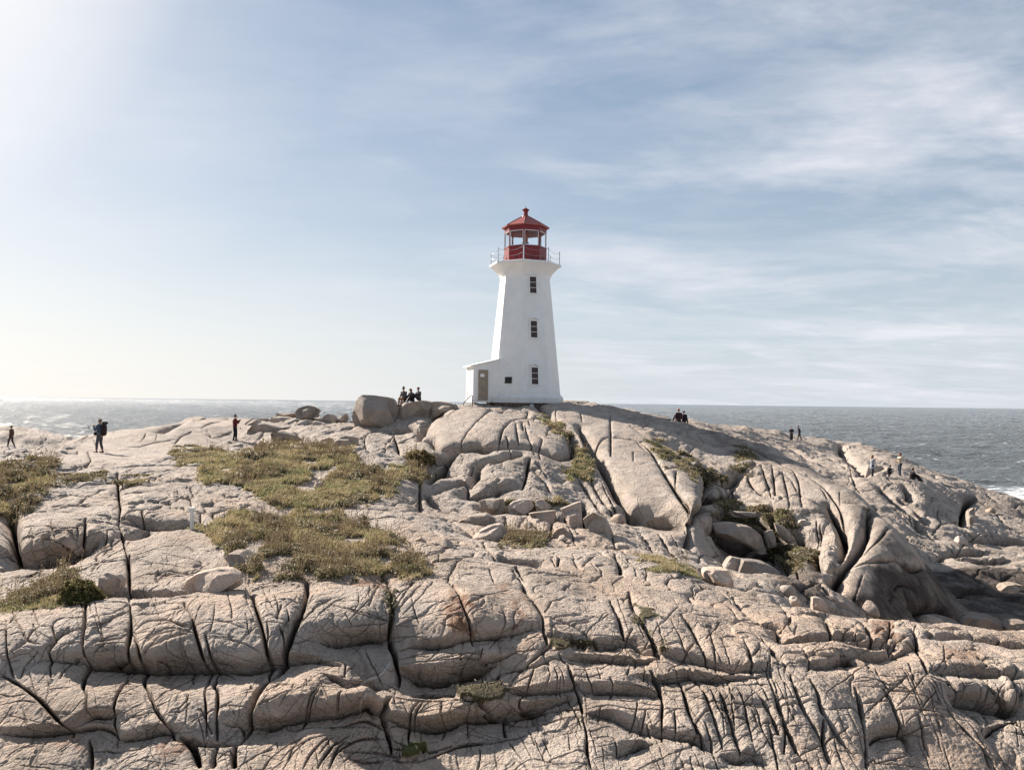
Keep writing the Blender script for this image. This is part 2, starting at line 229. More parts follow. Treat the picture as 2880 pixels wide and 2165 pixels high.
# joints and ledges: zoom letter, class, then points in that close-up
CRK = """
D M 0,790 60,820 150,880 240,950 320,1040 390,1120 440,1180
D K 270,800 400,795 520,800 560,815 700,805 800,800 900,800 960,810 1050,800 1180,810 1290,815 1360,805 1500,800 1620,790 1720,785 1850,770 2000,765 2100,780 2212,815
D M 555,330 545,450 530,560 530,680 540,800 545,900 550,1000 545,1080
D M 835,310 850,400 850,480 830,600 810,700 790,780 770,880 740,1000 735,1100 740,1250
D M 850,480 880,560 900,650 920,740 935,800 960,860 980,940 1010,1020 1060,1100 1120,1190 1200,1230
D M 1190,330 1240,400 1260,480 1285,580 1305,680 1310,790 1320,870 1335,960 1335,1080 1330,1180
D M 1330,530 1350,620 1360,720 1365,800 1400,850 1410,960 1400,1080 1395,1180
D M 1590,230 1640,290 1665,380 1690,480 1715,580 1740,680 1750,750
D W 1985,190 1990,280 1960,370 1910,480 1860,580 1820,660 1785,750 1725,810
D W 1725,810 1680,880 1640,970 1600,1060 1570,1140 1540,1210
D m 2212,620 2100,628 1980,630 1900,620
D f 1640,420 1760,430 1900,440
D m 1725,440 1730,510 1725,570
D f 1780,260 1800,320 1800,400
D f 1330,530 1450,545 1600,570
D f 1810,450 1835,500 1820,600
D m 40,440 40,560 50,700 70,790
D m 80,390 125,460 180,570 260,600
D m 60,660 160,590 230,490 330,480
D m 120,800 150,700 240,630
D M 310,780 300,680 330,600 400,530 525,500
D m 370,760 420,670 520,640
D m 350,640 420,590 520,575
D m 330,600 360,560 340,480 380,430 545,410
D m 555,480 640,460 760,410 840,385
D m 560,420 700,400 830,350
D m 555,610 640,570 760,545 830,520
D m 550,700 600,680 700,660 810,640
D f 560,660 620,610 690,580 810,570
D m 860,410 960,400 1060,380 1180,350
D m 870,500 960,440 1080,430 1180,470 1240,480
D m 855,340 960,350 1060,330 1190,320
D f 900,560 1000,520 1100,480 1240,490
D m 900,640 980,600 1080,550 1200,520
D f 1190,580 1200,680 1230,750
D f 960,700 1000,640 1060,650 1080,710
D f 555,1000 650,990 740,990
D m 750,1085 830,1060 920,1030 1010,1010
D f 290,860 380,830 470,820
D f 430,1050 500,970 535,930
D m 1090,1030 1180,1010 1230,960
D f 1210,820 1210,950 1200,1100
D m 1560,870 1620,840 1630,800
D m 1560,1020 1650,980 1760,930 1880,880 2000,840 2100,830 2212,830
D m 1980,1050 1990,960 2030,880 2070,830
D f 1850,1050 1960,1050 2070,1060
D m 1440,1070 1540,1070 1560,1110
D f 2160,960 2180,900 2212,860
D L 440,1180 560,1110 640,1110 740,1090
D L 750,1250 870,1230 1000,1190 1120,1200
D K 1540,1210 1640,1190 1750,1190 1880,1150 2000,1110 2212,1110
D L 0,1220 150,1215 380,1200 480,1190 600,1180 700,1200 750,1250
D M 560,1200 580,1280 590,1394
D m 30,1310 110,1240 250,1210
D m 590,1280 690,1270 740,1270 860,1250 1000,1210
D W 1200,1230 1300,1250 1400,1240 1540,1210
D W 1250,1250 1260,1320 1290,1394
D W 1400,1250 1380,1320 1380,1394
D W 1520,1230 1510,1320 1520,1394
D f 0,900 60,920 160,900
D f 0,985 140,950 230,960
D m 1550,1360 1640,1290 1760,1220
D m 1700,1394 1760,1290 1880,1180 1980,1130
D m 1830,1394 1900,1260 2010,1160
D m 1960,1394 2010,1290 2090,1200 2180,1140
D m 2060,1394 2110,1310 2180,1220 2212,1170
D M 840,0 835,120 840,230 840,310
D L 560,325 700,310 835,305 1000,310 1150,300 1280,270 1420,250 1550,225
D K 0,98 150,88 300,73 430,53 560,22
D f 30,190 120,150 200,100 240,80
D f 60,225 150,170 240,110 260,80
D f 80,235 200,220 320,215 420,180
D m 860,150 1000,130 1120,110 1260,120 1440,90
D f 1220,110 1300,70 1360,40
D f 1060,230 1100,170 1180,140
D f 0,470 60,450 100,400 200,350 400,340 550,340
A m 380,380 480,310 600,280
A m 400,375 560,320 660,290
A m 660,290 700,280 780,262
A m 180,480 250,430 330,415 490,415 500,400
A m 480,520 560,480 590,450 570,400
A m 820,370 900,365 1000,340 1130,320
A X 1020,345 1080,310 1220,260 1340,240 1420,210
A m 1310,250 1360,215 1420,200
A m 1100,225 1200,200 1330,190
A m 1130,350 1180,300 1240,270
A f 910,330 940,290 950,265
A f 1010,320 1020,280
A m 1360,300 1390,310 1500,270
A m 1410,310 1450,290 1500,285
A f 1340,260 1380,310
A m 1020,470 1080,440 1150,430
A m 460,530 520,510 620,510 750,510 1000,490 1200,490 1350,500
A M 320,560 440,560 590,560 680,550 750,550
A m 590,480 650,500 700,515
A m 820,550 900,520 1010,505
A f 1000,590 1060,550 1150,520
A m 690,600 780,600 800,620
A M 760,560 765,630 770,700 780,760 770,850
A m 330,605 480,600 680,600
A M 160,650 330,630 560,640 760,640 830,620 1000,620 1230,610
A m 480,750 560,700 640,660 690,645
A M 350,760 440,750 780,755
A m 200,660 400,680 560,690
A f 200,700 400,690
A f 190,725 300,720
A m 330,770 500,740 640,720 780,690
A m 770,660 900,660 1100,660 1180,690
A m 790,720 900,720 1010,700 1150,700
A m 900,760 1000,730 1100,700 1220,690 1240,780
A m 790,830 860,790 930,780 1010,770 1100,720
A m 1150,640 1170,680 1290,740 1490,770
A m 1210,700 1400,700 1540,690
A m 1260,800 1370,810 1480,770 1570,770
A m 1300,860 1300,810
A m 1390,850 1380,800 1420,790
A m 1440,840 1500,800 1620,770
A m 150,790 270,800 340,770 500,760 700,770 780,755
A m 340,775 500,800 780,830
A L 790,880 920,895 1000,912 1100,912 1240,905
A m 900,870 960,800 1100,790 1230,800
A m 920,780 930,850
A X 80,830 60,930 65,1060 80,1130
A m 90,940 250,935 380,945 550,930
A m 80,880 250,875 400,885 550,880
A f 330,840 340,930
A f 200,880 180,940
A M 555,840 560,930 545,1040
A m 380,950 390,1060
A m 580,860 700,850 770,860
A m 600,940 690,950 700,900
A m 600,960 700,960 800,940
A m 560,1010 640,1010 800,1000
A m 670,1040 700,980
A M 770,850 800,920 815,1010 830,1100 840,1244
A K 0,1135 100,1145 260,1120 430,1090 560,1070 640,1050
A m 0,895 40,900 60,930
A m 540,1170 620,1120 700,1090 820,1070
A m 620,1180 680,1110 760,1100
A m 130,1244 220,1160 260,1130
A L 810,970 900,960 960,930
A f 850,1060 1000,1020 1180,1010 1290,1050
A f 1060,1060 1250,1090 1300,1100
A f 850,1140 1000,1120 1200,1140
A m 860,1230 960,1190 1060,1190 1240,1170 1440,1150
A f 120,370 180,400 260,410
A m 0,365 120,370 250,372 370,378
A f 600,280 620,350
B m 920,420 905,360 940,290 980,240 1040,180 1090,140 1140,130
B f 1100,165 1200,220
B m 1160,150 1220,120
B m 1150,400 1165,330 1190,250 1250,200 1330,180 1350,150
B m 1240,420 1225,350 1210,300
B m 1270,220 1280,290 1290,340
B m 1310,210 1320,260
B m 1390,420 1380,370 1350,300 1330,230
B m 1430,450 1420,380 1440,310 1370,270
B f 1350,180 1360,230
B f 1480,250 1470,290
B X 640,400 650,330 690,290 740,240 780,190
B f 800,170 900,120
B m 620,350 680,260 720,210
B f 1570,470 1550,420
B m 1450,310 1600,340 1640,400 1650,470
B X 660,400 720,400 760,440 850,450 920,440 1100,440 1250,440 1360,450 1440,470 1500,500 1560,520 1650,490
B L 700,480 760,490 830,460
B X 1680,300 1730,380 1780,480 1830,560 1880,650 1950,790 2050,880
B m 1880,170 1885,300 1885,430
B m 1790,470 1795,370 1850,310 1960,310 2212,350
B f 1540,190 1530,130 1600,115
B f 1700,200 1690,150
B m 2060,340 2150,420 2212,480
B f 2030,400 2030,460
B K 2000,870 2050,880 2100,900 2212,905
B m 2010,230 2100,290 2212,350
B X 700,690 760,620 810,540 850,490 880,470
B m 750,515 830,520 930,580 970,640
B m 910,560 950,530 990,470
B f 1080,490 1140,460
B X 970,690 1000,640 1010,570 1080,540 1210,510 1290,490
B M 1310,640 1340,560 1350,490 1360,450
B M 1490,660 1460,590 1400,520 1360,510
B m 1480,560 1430,500 1400,470
B L 690,740 780,680 940,640 960,700 1100,690 1180,660 1250,660
B M 650,620 655,720 660,800
B M 1680,590 1740,660 1800,760 1860,790
B M 1740,560 1800,660 1850,740 1920,800 2000,880
B m 1830,600 1890,720 1940,800
B L 1030,800 1180,790 1290,810 1390,780 1530,775
B M 1290,900 1330,830 1380,790
B X 1700,800 1720,900 1760,1010
B m 1610,900 1660,1000
B m 1870,880 1920,1040
B M 1530,780 1500,880 1500,960
B M 1200,830 1220,900 1290,930
B M 760,850 860,880 960,930 1010,950
B L 1000,990 1150,1000 1400,985 1500,990
B m 720,900 780,950 870,970 1000,980 1080,1030 1130,1080 1170,1130
B m 1060,980 1100,1040 1140,1080
B L 1160,1130 1280,1150 1390,1165
B m 1140,1070 1260,1090 1390,1110 1400,1160
B m 1400,1180 1550,1200 1640,1230 1720,1244
B M 1270,1160 1300,1200 1330,1244
B m 640,1080 780,1060 900,1080 1080,1100 1260,1110
B f 770,1060 770,1110
B m 660,1120 880,1120 960,1130 1260,1160
B f 1100,1170 1130,1244
B m 1100,1040 1250,1030 1300,1060 1430,1060
B m 1190,990 1300,1000 1420,1010 1500,1010
B m 1410,1060 1500,1080 1640,1090 1700,1080
B m 1500,1080 1530,1150
B m 1550,1090 1540,1150
B m 1640,1090 1680,1160 1720,1180
B m 1400,1130 1540,1170 1700,1210
B m 1620,1030 1760,1040 1890,1090
B m 1700,1150 1750,1090 1800,1070
B M 1910,1080 1950,1140 1940,1200
B f 1760,1120 1800,1170
B f 1960,1100 2100,1150
B f 2040,1140 2050,1200
B f 2110,1150 2120,1200
B m 150,720 350,730 480,740 640,730
B m 190,750 400,770 650,790
B m 190,860 300,830 500,830 690,890
B m 320,890 470,900 640,920
B f 480,800 560,830
B m 130,820 180,850 220,900
B m 30,820 130,820
B m 420,400 440,340 480,300 470,270 400,250
B M 520,430 500,370 480,310
B m 300,390 290,320 340,260 480,220
B L 480,300 560,295 650,290
B L 500,370 600,355
B m 240,430 300,420 420,420 560,470
B f 560,450 640,500
C M 0,300 60,350 110,430 160,520 220,620 260,700 290,790
C M 110,430 180,540 250,640 300,740
C m 130,460 200,450 300,470 370,520
C m 200,560 210,470
C f 160,770 210,710
C K 0,795 100,800 200,805 300,800 370,790
C X 370,520 400,620 400,730 380,800
C X 280,980 320,900 360,840 380,800
C M 370,520 440,560 500,600 540,570 575,520
C M 620,510 650,560 700,600 750,630 790,650
C m 760,440 770,520 780,620
C m 870,450 910,520 920,600 935,690
C M 960,500 1060,560 1120,640 1150,700 1165,780
C m 1040,560 1080,620
C m 430,290 640,340 800,420 960,500
C f 480,330 700,400 900,490 1040,560
C X 1350,730 1320,840 1290,920 1260,1000 1200,1090 1140,1170
C X 1080,720 1120,800 1160,880 1165,980 1160,1060
C m 1050,730 1140,715
C m 970,940 1020,870 1040,790
C M 1260,1005 1380,995 1470,990 1520,1030 1580,1055 1640,1040
C m 1165,650 1250,655 1330,690
C f 1150,580 1150,650
C m 1290,1060 1260,1150 1240,1220
C L 640,960 760,980 820,1040 840,1110
C m 560,1060 600,980 640,960
C X 980,950 1000,1060 1060,1100 1160,1090
C M 930,1170 1040,1110 1160,1090
C M 1040,1110 1080,1190
C m 340,990 360,950 440,960 520,930
C m 1470,1160 1490,1130 1540,1130 1600,1160
C K 430,930 560,960 640,900 720,940 860,960 960,940
C L 440,760 600,770 700,800
C M 720,820 780,760 840,860 880,880
C m 1160,340 1230,325 1360,330
C m 990,380 1100,400 1240,470
C f 640,260 760,300 900,340 1000,370
C m 700,330 820,370 960,440 1100,520 1200,560
C m 1500,380 1620,440 1720,480
C f 1480,440 1600,450
C X 1280,540 1350,520 1400,490
C X 1450,500 1560,520 1660,560
C m 1500,640 1540,700 1580,780
C X 1520,600 1560,640 1560,690
C X 1600,810 1640,870 1700,910
C m 1690,820 1740,770 1850,755 1890,740
C X 1860,850 1880,760 1900,690 1930,670
C m 1740,770 1720,690
C m 1700,840 1830,920
C m 1890,960 1840,930 1890,870 2000,830 2060,850
C L 1790,990 1900,1010 2050,1020 2130,1010
C L 1860,890 2000,900 2080,890 2212,910
C m 1990,660 2060,720 2150,800
C M 2140,690 2212,640
C m 1740,540 1900,600 2000,660
C X 1800,510 1900,540 1960,590
C m 1430,540 1560,570 1700,630 1830,700
C f 1230,470 1350,500
C m 1210,450 1240,560 1270,600
C m 1560,620 1700,640 1820,700
C m 1280,600 1400,560 1480,560
C L 1700,1010 1820,960 1960,960
E K 0,628 150,630 300,630 460,625
E W 400,160 450,230 470,320 475,400 465,500 480,640 480,740 485,830
E W 455,900 460,1000 455,1100 445,1200 440,1300
E L 500,640 600,635 800,630 900,605 980,592 1100,582 1250,560 1420,530
E m 490,680 640,680 760,670 1000,665 1100,670 1300,640 1540,625
E K 480,860 620,880 780,885 1000,850 1150,810
E M 860,210 910,290 940,370 970,450 985,540 1000,590
E m 860,210 830,180 840,130
E f 500,410 620,400 730,380 830,340 880,310
E f 540,380 640,280 740,170
E m 500,320 560,230 600,180
E m 520,340 600,250 660,190
E f 0,300 200,350 350,390 460,415
E f 150,440 300,430 460,425
E f 290,290 320,230 380,180
E f 900,140 1100,145 1130,200
E m 840,140 900,60 960,50
E f 950,280 1080,270 1230,230
E f 1100,600 1180,500 1280,460
E f 1180,360 1200,440 1180,500
E M 1250,120 1310,190 1340,260 1390,330 1440,400 1450,500 1470,580
E M 1440,410 1550,440 1680,490 1780,550 1860,600
E m 1450,420 1560,410 1700,400
E f 1490,320 1600,290
E f 1460,370 1500,320
E f 1600,500 1700,560
E m 1640,460 1740,440
E M 1880,310 1920,390 1950,470 1970,540
E M 2000,260 2030,350 2090,450 2160,540 2212,640
E f 1920,260 1960,380 2000,480
E f 1990,260 2040,400 2100,520
E L 1480,585 1600,600 1800,610 1990,600 2100,650 2212,670
E m 1550,640 1570,680 1610,720
E L 1620,720 1700,710 1850,710 2000,710 2212,700
E m 1700,630 1740,680 1800,700
E f 1890,660 1900,700
E M 1610,720 1630,800 1660,880 1690,960 1700,1040
E M 1160,810 1165,750 1200,735 1330,740 1410,735 1480,700 1560,690
E L 1180,900 1250,930 1340,935 1500,930 1680,915
E m 1340,900 1360,820 1390,740
E f 1170,840 1280,800 1370,770
E f 1450,880 1490,790 1480,730
E f 1530,900 1540,800 1520,740
E f 1560,910 1560,800
E f 1590,900 1570,770 1540,720
E m 1620,790 1720,800 1830,770
E m 1640,820 1740,900 1870,910 2000,920 2060,910
E m 1720,710 1740,800 1780,880
E f 1800,720 1820,800
E m 1870,910 1900,850 1880,800
E L 1700,930 1840,920 2050,920 2212,940
E m 1710,980 1850,970 2000,985 2212,1000
E m 1960,830 2100,840 2212,870
E m 1990,780 2000,720
E M 2140,720 2180,820 2212,900
E m 2110,720 2100,800
E m 2010,1130 2050,1010 2060,920
E f 1740,1060 1790,1000
E m 2080,1140 2110,1000
E m 2150,1150 2120,1080
E m 1820,980 1800,1060 1830,1100
E M 470,890 640,900 770,910 950,930 1080,970 1200,1010 1400,1030 1620,1050
E K 470,1170 580,1200 720,1210 850,1200 1000,1170 1200,1130 1370,1100 1450,1085 1620,1055
E M 640,900 600,980 580,1080 570,1170
E m 660,905 625,980 605,1080
E m 770,910 770,1020 770,1130
E f 840,930 830,1020
E m 990,940 970,1040 955,1140
E f 620,980 770,970 950,970
E M 1205,1010 1205,1130
E m 1040,680 1045,760 1045,830
E f 560,760 650,700
E f 700,780 760,720
E M 450,1320 600,1320 760,1270 900,1220 1080,1190 1220,1160 1330,1130
E M 1700,1060 1725,1160 1730,1260 1760,1394
E m 1020,1220 1025,1300 1010,1394
E m 1220,1170 1260,1240 1300,1300
E f 1390,1150 1430,1260 1460,1350
E f 1440,1140 1500,1300
E f 1600,1110 1620,1240
E m 1490,1320 1650,1260 1720,1270
E m 1250,1394 1350,1310 1500,1330 1600,1380
E L 1740,1080 1850,1080 2000,1130 2100,1170 2212,1210
E m 1770,1180 1900,1190 1930,1290
E L 1930,1340 2050,1290 2100,1270
E m 1930,1290 2060,1230 2180,1210
E f 1830,1200 1850,1394
E L 0,790 100,825 250,865 440,895
E K 0,1105 120,1110 280,1130 430,1140
E f 80,1300 160,1200 280,1180 420,1190
E m 60,1394 120,1260 200,1180
E m 0,1290 80,1180
E m 200,1310 360,1330
E L 1330,940 1300,1000 1450,1020 1560,1040 1690,1050
E f 1380,940 1400,1000
E f 1460,935 1470,1000
E f 1550,930 1570,1020
E m 760,660 900,640 1060,640
E f 500,200 700,150 860,130
E m 1060,600 1040,660
F m 0,60 120,110 250,140 400,170 600,200 740,230 870,260
F m 0,150 150,210 300,240 500,300 560,380
F M 280,240 310,290 340,300
F m 310,250 340,210 420,200 500,230 530,290
F m 0,230 60,260 200,310 330,350 450,370 560,400 700,420
F M 540,250 580,320 640,370 720,420
F m 320,330 420,350 520,370
F m 740,280 800,290 860,360 840,410
F m 720,420 760,400 900,440 980,440
F m 780,440 860,400 870,350
F M 1040,340 1070,400 1100,460 1130,510
F L 720,450 800,470 820,530 960,520 1130,515 1290,530
F m 1130,430 1220,450 1290,520
F M 1270,380 1310,440 1350,520
F m 1360,460 1420,420 1510,430
F m 1480,560 1470,500 1560,470
F M 1560,400 1590,490 1620,580 1660,680
F L 1130,545 1290,545 1440,550 1450,595
F L 1220,635 1350,625 1470,600 1590,560
F L 1640,510 1800,500 2000,530 2212,560
F M 2060,460 2070,520
F L 1700,720 1800,700 1950,700 2100,710 2212,720
F m 1660,680 1720,760 1790,830 1830,890
F f 1750,510 1750,600 1680,660
F K 1830,900 1950,910 2100,940 2212,960
F f 100,370 160,560
F f 180,360 240,480 280,600
F M 240,360 310,430 350,520 400,640
F f 400,440 470,600
F f 470,470 520,600
F m 600,490 640,580 670,680
F f 300,430 420,500 560,520 740,600
F M 0,400 60,470 100,550 140,590
F L 120,590 300,630 430,660 600,690 740,690
F M 700,490 760,550 800,610
F m 930,540 980,620 960,680
F L 980,680 1090,680 1220,640
F m 960,590 1060,570 1200,580 1240,620
F M 740,620 750,720 780,820 820,930 860,1030 900,1120 950,1200
F M 870,700 900,800 950,920 1010,1010 1060,1100
F M 980,740 1030,820 1050,920 1080,960 1130,1040 1180,1100 1240,1150
F M 1240,780 1270,870 1290,990 1310,1100 1310,1239
F M 200,640 240,720 265,830 290,920 320,1000 370,1090 380,1140
F M 70,640 110,730 130,830 125,940 130,1060
F M 290,640 350,740 390,830 420,930 460,1060 480,1130
F M 440,740 480,830 510,930 560,1100 580,1160
F m 560,760 600,850 620,950 650,1080
F M 640,750 700,830 760,930 800,1040
F L 0,740 110,745 230,730 300,720 450,740 620,740 740,740
F m 0,880 120,885 260,880
F m 280,810 400,830 480,850 600,860 730,850
F m 0,830 110,850
F m 610,870 760,870
F m 610,700 620,740
F m 700,740 740,840
F m 780,870 880,880
F f 0,1010 120,990 260,1000
F m 200,890 210,1060
F L 0,1045 100,1060 200,1090 330,1120 430,1180
F m 1290,770 1400,780 1550,800 1700,830 1730,850
F m 1250,720 1330,730 1450,760 1600,800
F M 1400,790 1450,860 1480,940 1530,1040 1580,1160
F m 1470,900 1600,890 1750,910
F m 1360,660 1400,740 1430,790
F m 1500,730 1560,800
F m 1600,680 1700,760 1750,850
F m 1280,860 1400,850 1460,860
F m 1600,920 1640,1050 1680,1160
F f 1700,930 1740,1050
F L 1340,1130 1390,1080 1480,1060 1550,1080 1590,1170
F m 1310,1200 1360,1170 1380,1190 1540,1160
F M 1780,880 1830,960 1900,1050 1980,1130 2020,1239
F L 2010,1090 2070,1020 2150,980 2212,960
F m 1100,900 1200,880 1260,910
F M 1060,960 1060,1080 1100,1200
F m 820,950 840,1020 830,1150
F L 470,1200 560,1230 640,1210 720,1239
F m 480,1130 560,1140 720,1150
F m 880,1200 960,1180 1010,1239
F m 1380,520 1430,470 1440,400
F f 880,300 960,320 1040,350
F m 600,400 700,400 720,420
F f 1720,560 1900,580 2212,600
F f 1700,620 1900,650 2100,640
F f 1950,720 1990,800
F f 2050,720 2100,820
"""
CRK += """C V 400,680 430,740 500,850 560,940 640,955 760,965 850,1005 900,1060
C V 400,700 420,650 560,640
C V 640,860 700,900 760,930
C V 740,700 760,790 800,850
C M 430,770 540,770 640,800 700,880
D W 1160,1200 1240,1270 1290,1394
D W 1330,1240 1420,1230 1530,1215
E V 620,895 800,893 1000,872 1150,850
E M 480,1190 700,1222 850,1210
E M 450,1240 600,1240 760,1235
B V 1150,815 1380,800 1500,790
B V 1510,840 1560,880 1610,860
B V 930,408 1000,390 1080,418
A V 0,1128 100,1140 300,1112 480,1082
A M 60,900 58,1000 60,1090
C V 1130,1180 1160,1100 1200,1040
B M 1190,860 1240,930 1260,960
B M 1340,840 1400,900 1450,960
B M 1580,760 1620,860 1680,960
C M 0,820 60,900 90,960
C M 100,810 160,900 200,960
C m 180,810 260,930
C M 440,500 520,560 560,640
C m 700,450 740,560 760,640
C m 820,480 850,600 860,680
C M 540,590 620,640 700,650 780,650
C M 870,960 900,1060 960,1140
C m 1020,760 1010,860 960,950
F L 1600,400 1700,380 1820,420 1900,440
C M 2080,1120 2140,1090 2212,1120
C L 1800,1229 1900,1180 2000,1200 2100,1229
C m 1290,930 1380,860 1440,780
C m 1560,900 1480,820 1420,770
I f 850,420 960,425 1060,430 1250,450
I f 540,550 700,570 860,610 980,650
I f 1060,210 1180,190 1340,165
I m 1110,410 1130,350 1150,300
I m 1200,330 1215,400 1190,440
I m 1130,470 1165,540 1170,600
I f 1380,270 1440,200 1470,160
I m 1290,480 1350,390 1450,310 1560,260
I f 1400,440 1500,350 1600,260 1780,200
I f 1600,250 1790,260
I f 1560,280 1700,330 1850,380 2060,420
I f 1700,440 1850,430 2060,425
I f 1740,610 1790,520 1860,460
I f 1790,170 1790,280 1760,330
I f 1890,120 1880,220 1940,230
I f 1680,370 1720,430
I m 1480,690 1560,700 1700,720 1710,850
I f 1420,100 1560,110 1750,100 1960,130
I f 330,620 350,700 380,800
I f 40,600 140,540 300,510 420,520
I f 0,520 120,470 250,450 400,470
I m 240,1180 360,1100 380,1010
I f 640,1140 700,1120 850,1130
I m 700,1250 770,1240 820,1300
I f 1240,890 1240,960
I f 1350,870 1360,940
I m 1470,960 1400,1080 1340,1220
I m 1650,980 1600,1090
I m 1180,1220 1400,1225 1560,1225
I f 1580,1230 1700,1250 1900,1300
I f 1820,1040 1800,1200
I m 1200,1580 1250,1440 1400,1370 1590,1310
I m 1330,1660 1420,1500 1560,1340
I m 1450,1660 1560,1480 1750,1340
I m 1560,1640 1640,1500 1820,1400 2000,1390
I m 1590,1340 1560,1420 1620,1520
I m 1730,1570 1880,1590 1960,1570
I L 1270,1330 1420,1300 1590,1310 1850,1330 2020,1380
I m 620,1560 700,1480 740,1500
I f 720,1130 760,1180
I f 1000,170 1060,280 1110,350
I f 560,740 640,740 760,760
I f 700,200 740,330 740,420
I f 600,300 590,420 560,520
B X 1400,160 1470,220 1540,290 1620,350 1650,430 1650,490
B X 690,760 780,850 900,900
C X 370,530 440,600 500,610 560,560
C X 880,880 950,930 980,1000
C X 1150,340 1180,420 1280,520 1290,560
C X 1500,680 1600,740 1660,820
C X 1380,620 1480,700 1600,800
C X 640,300 760,340 900,400 1000,460
C X 1850,560 1960,620 2060,640
C M 1700,500 1800,580 1900,640
C M 2000,600 2100,660 2212,700
"""
VEINS = """E 450,640 400,730 320,780 200,830
E 300,890 200,970 90,1020 0,1050
B 1270,630 1440,570 1550,530
B 720,860 800,830 860,810
B 1780,470 1900,490 1960,503 2090,480 2212,450
C 0,430 90,405 165,370
D 2212,995 2150,1010 2060,1050 1940,1090
E 820,1110 880,1100 960,1085"""
# plants growing on the rock: greenness, tallness, outline
VEG = """0.85 1.0 390,988 430,972 520,985 600,968 690,985 760,990 780,1010 870,1012 905,1000 938,1020 920,1045 880,1050 850,1070 760,1085 640,1105 560,1080 520,1055 500,1040 420,1045 440,1020 400,1010
0.55 1.25 425,1140 500,1115 620,1108 700,1112 760,1125 700,1132 800,1150 880,1172 760,1180 890,1200 925,1240 860,1245 700,1252 560,1255 520,1225 470,1180
0.3 1.2 0,1005 60,1010 110,1040 90,1070 50,1110 0,1115 -250,1110 -250,1010
0.15 0.8 70,1000 135,998 130,1012 80,1012
0.75 0.8 0,1290 90,1262 130,1240 215,1272 180,1305 100,1315 0,1330 -250,1330 -250,1290
0.85 0.8 1160,898 1190,905 1240,950 1265,985 1292,1022 1240,1040 1215,1020 1250,1010 1230,960 1190,925
0.35 1.0 560,968 620,958 770,975 720,992 560,982
0.35 0.7 1560,1090 1650,1100 1770,1120 1730,1150 1640,1125 1600,1140 1560,1110
0.3 0.5 1640,1165 1760,1190 1720,1235 1660,1215
0.3 0.6 1400,945 1480,980 1540,1020 1570,1050 1540,1050 1480,1020 1420,975
0.5 0.6 1570,960 1625,975 1630,1020 1600,1030 1590,990
0.9 0.8 1380,1205 1440,1212 1530,1238 1500,1252 1420,1235
0.15 0.8 1100,1150 1190,1168 1175,1182 1090,1172
0.2 0.6 1090,1075 1210,1078 1245,1090 1200,1100 1090,1090
0.15 0.25 1368,1300 1400,1310 1420,1330 1395,1372 1380,1340
0.2 0.2 838,1262 858,1275 856,1340 846,1330
0.1 0.2 1180,1392 1290,1396 1280,1408 1190,1404
0.8 0.35 850,1628 920,1620 905,1640 860,1645
0.1 0.2 985,1500 1080,1488 1115,1510 1050,1532 1000,1520
0.1 1.1 880,975 920,985 935,1005 890,1008
0.25 0.4 110,1032 180,1028 250,1032 330,1034 320,1046 240,1042 110,1042
0.2 0.5 400,1135 430,1130 450,1150 420,1150
0.3 0.6 375,975 420,968 470,985 400,1000
0.1 0.5 1435,1395 1460,1400 1440,1412 1430,1405
0.15 0.8 720,1015 900,1020 925,1035 850,1055 760,1045
0.2 0.5 700,1065 800,1080 760,1098 700,1090
0.3 0.5 650,1110 760,1130 720,1140 650,1130"""
ZM = {'A': (0, 844.8, 1 / 3), 'B': (691.2, 844.8, 1 / 3), 'C': (1382.4, 844.8, .375), 'D': (0, 1198, 1 / 3),
      'E': (691.2, 1198, 1 / 3), 'F': (1382.4, 1198, .375), 'G': (737.3, 814, .11805), 'H': (460.8, 860.2, .125),
      'I': (307.2, 1228.8, .26087), 'P': (0, 0, 1)}
def zpts(z, toks):
    ox, oy, s = ZM[z]
    return [(ox + s * float(t.split(',')[0]), oy + s * float(t.split(',')[1])) for t in toks]
# ---------------------------------------------------------------- the bare rock as one ground sheet
ctrl = []
for t in VIS.split():
    a, b, c = map(float, t.split(',')); p = at(a, b, c); ctrl.append((p.x / c, math.log(c), (p.z - CAMZ) / c))
for t in HID.split():
    a, z, c = map(float, t.split(',')); p = at(a, 869, c); ctrl.append((p.x / c, math.log(c), z / c))
ctrl = np.array(ctrl)
VS = 0.55
U0, U1 = -1.25, 1.25; V0, V1 = math.log(3.0), math.log(170.0)
def rbf_build(c):
    P = np.stack([c[:, 0], c[:, 1] * VS], -1); D = np.hypot(P[:, None, 0] - P[None, :, 0], P[:, None, 1] - P[None, :, 1])
    n = len(c); K = -np.sqrt(D * D + 0.0006); A = np.zeros((n + 3, n + 3)); A[:n, :n] = K - 0.004 * np.eye(n) * 0
    A[:n, n] = 1; A[:n, n + 1:] = P; A[n, :n] = 1; A[n + 1:, :n] = P.T
    return P, np.linalg.solve(A, np.concatenate([c[:, 2], np.zeros(3)]))
P_, Wt = rbf_build(ctrl)
NU, NV = 480, 420
gu = np.linspace(U0, U1, NU); gv = np.linspace(V0, V1, NV)
GB = np.zeros((NV, NU))
for j, v in enumerate(gv):
    D = np.sqrt((gu[:, None] - P_[None, :, 0]) ** 2 + (v * VS - P_[None, :, 1]) ** 2 + 0.0006)
    GB[j] = -(D @ Wt[:-3]) + Wt[-3] + Wt[-2] * gu + Wt[-1] * v * VS
def blur(a, k):
    for _ in range(k):
        b = np.pad(a, 1, 'edge'); a = (b[1:-1, :-2] + 2 * b[1:-1, 1:-1] + b[1:-1, 2:]) / 4
        b = np.pad(a, 1, 'edge'); a = (b[:-2, 1:-1] + 2 * b[1:-1, 1:-1] + b[2:, 1:-1]) / 4
    return a
GB = blur(GB, 2)
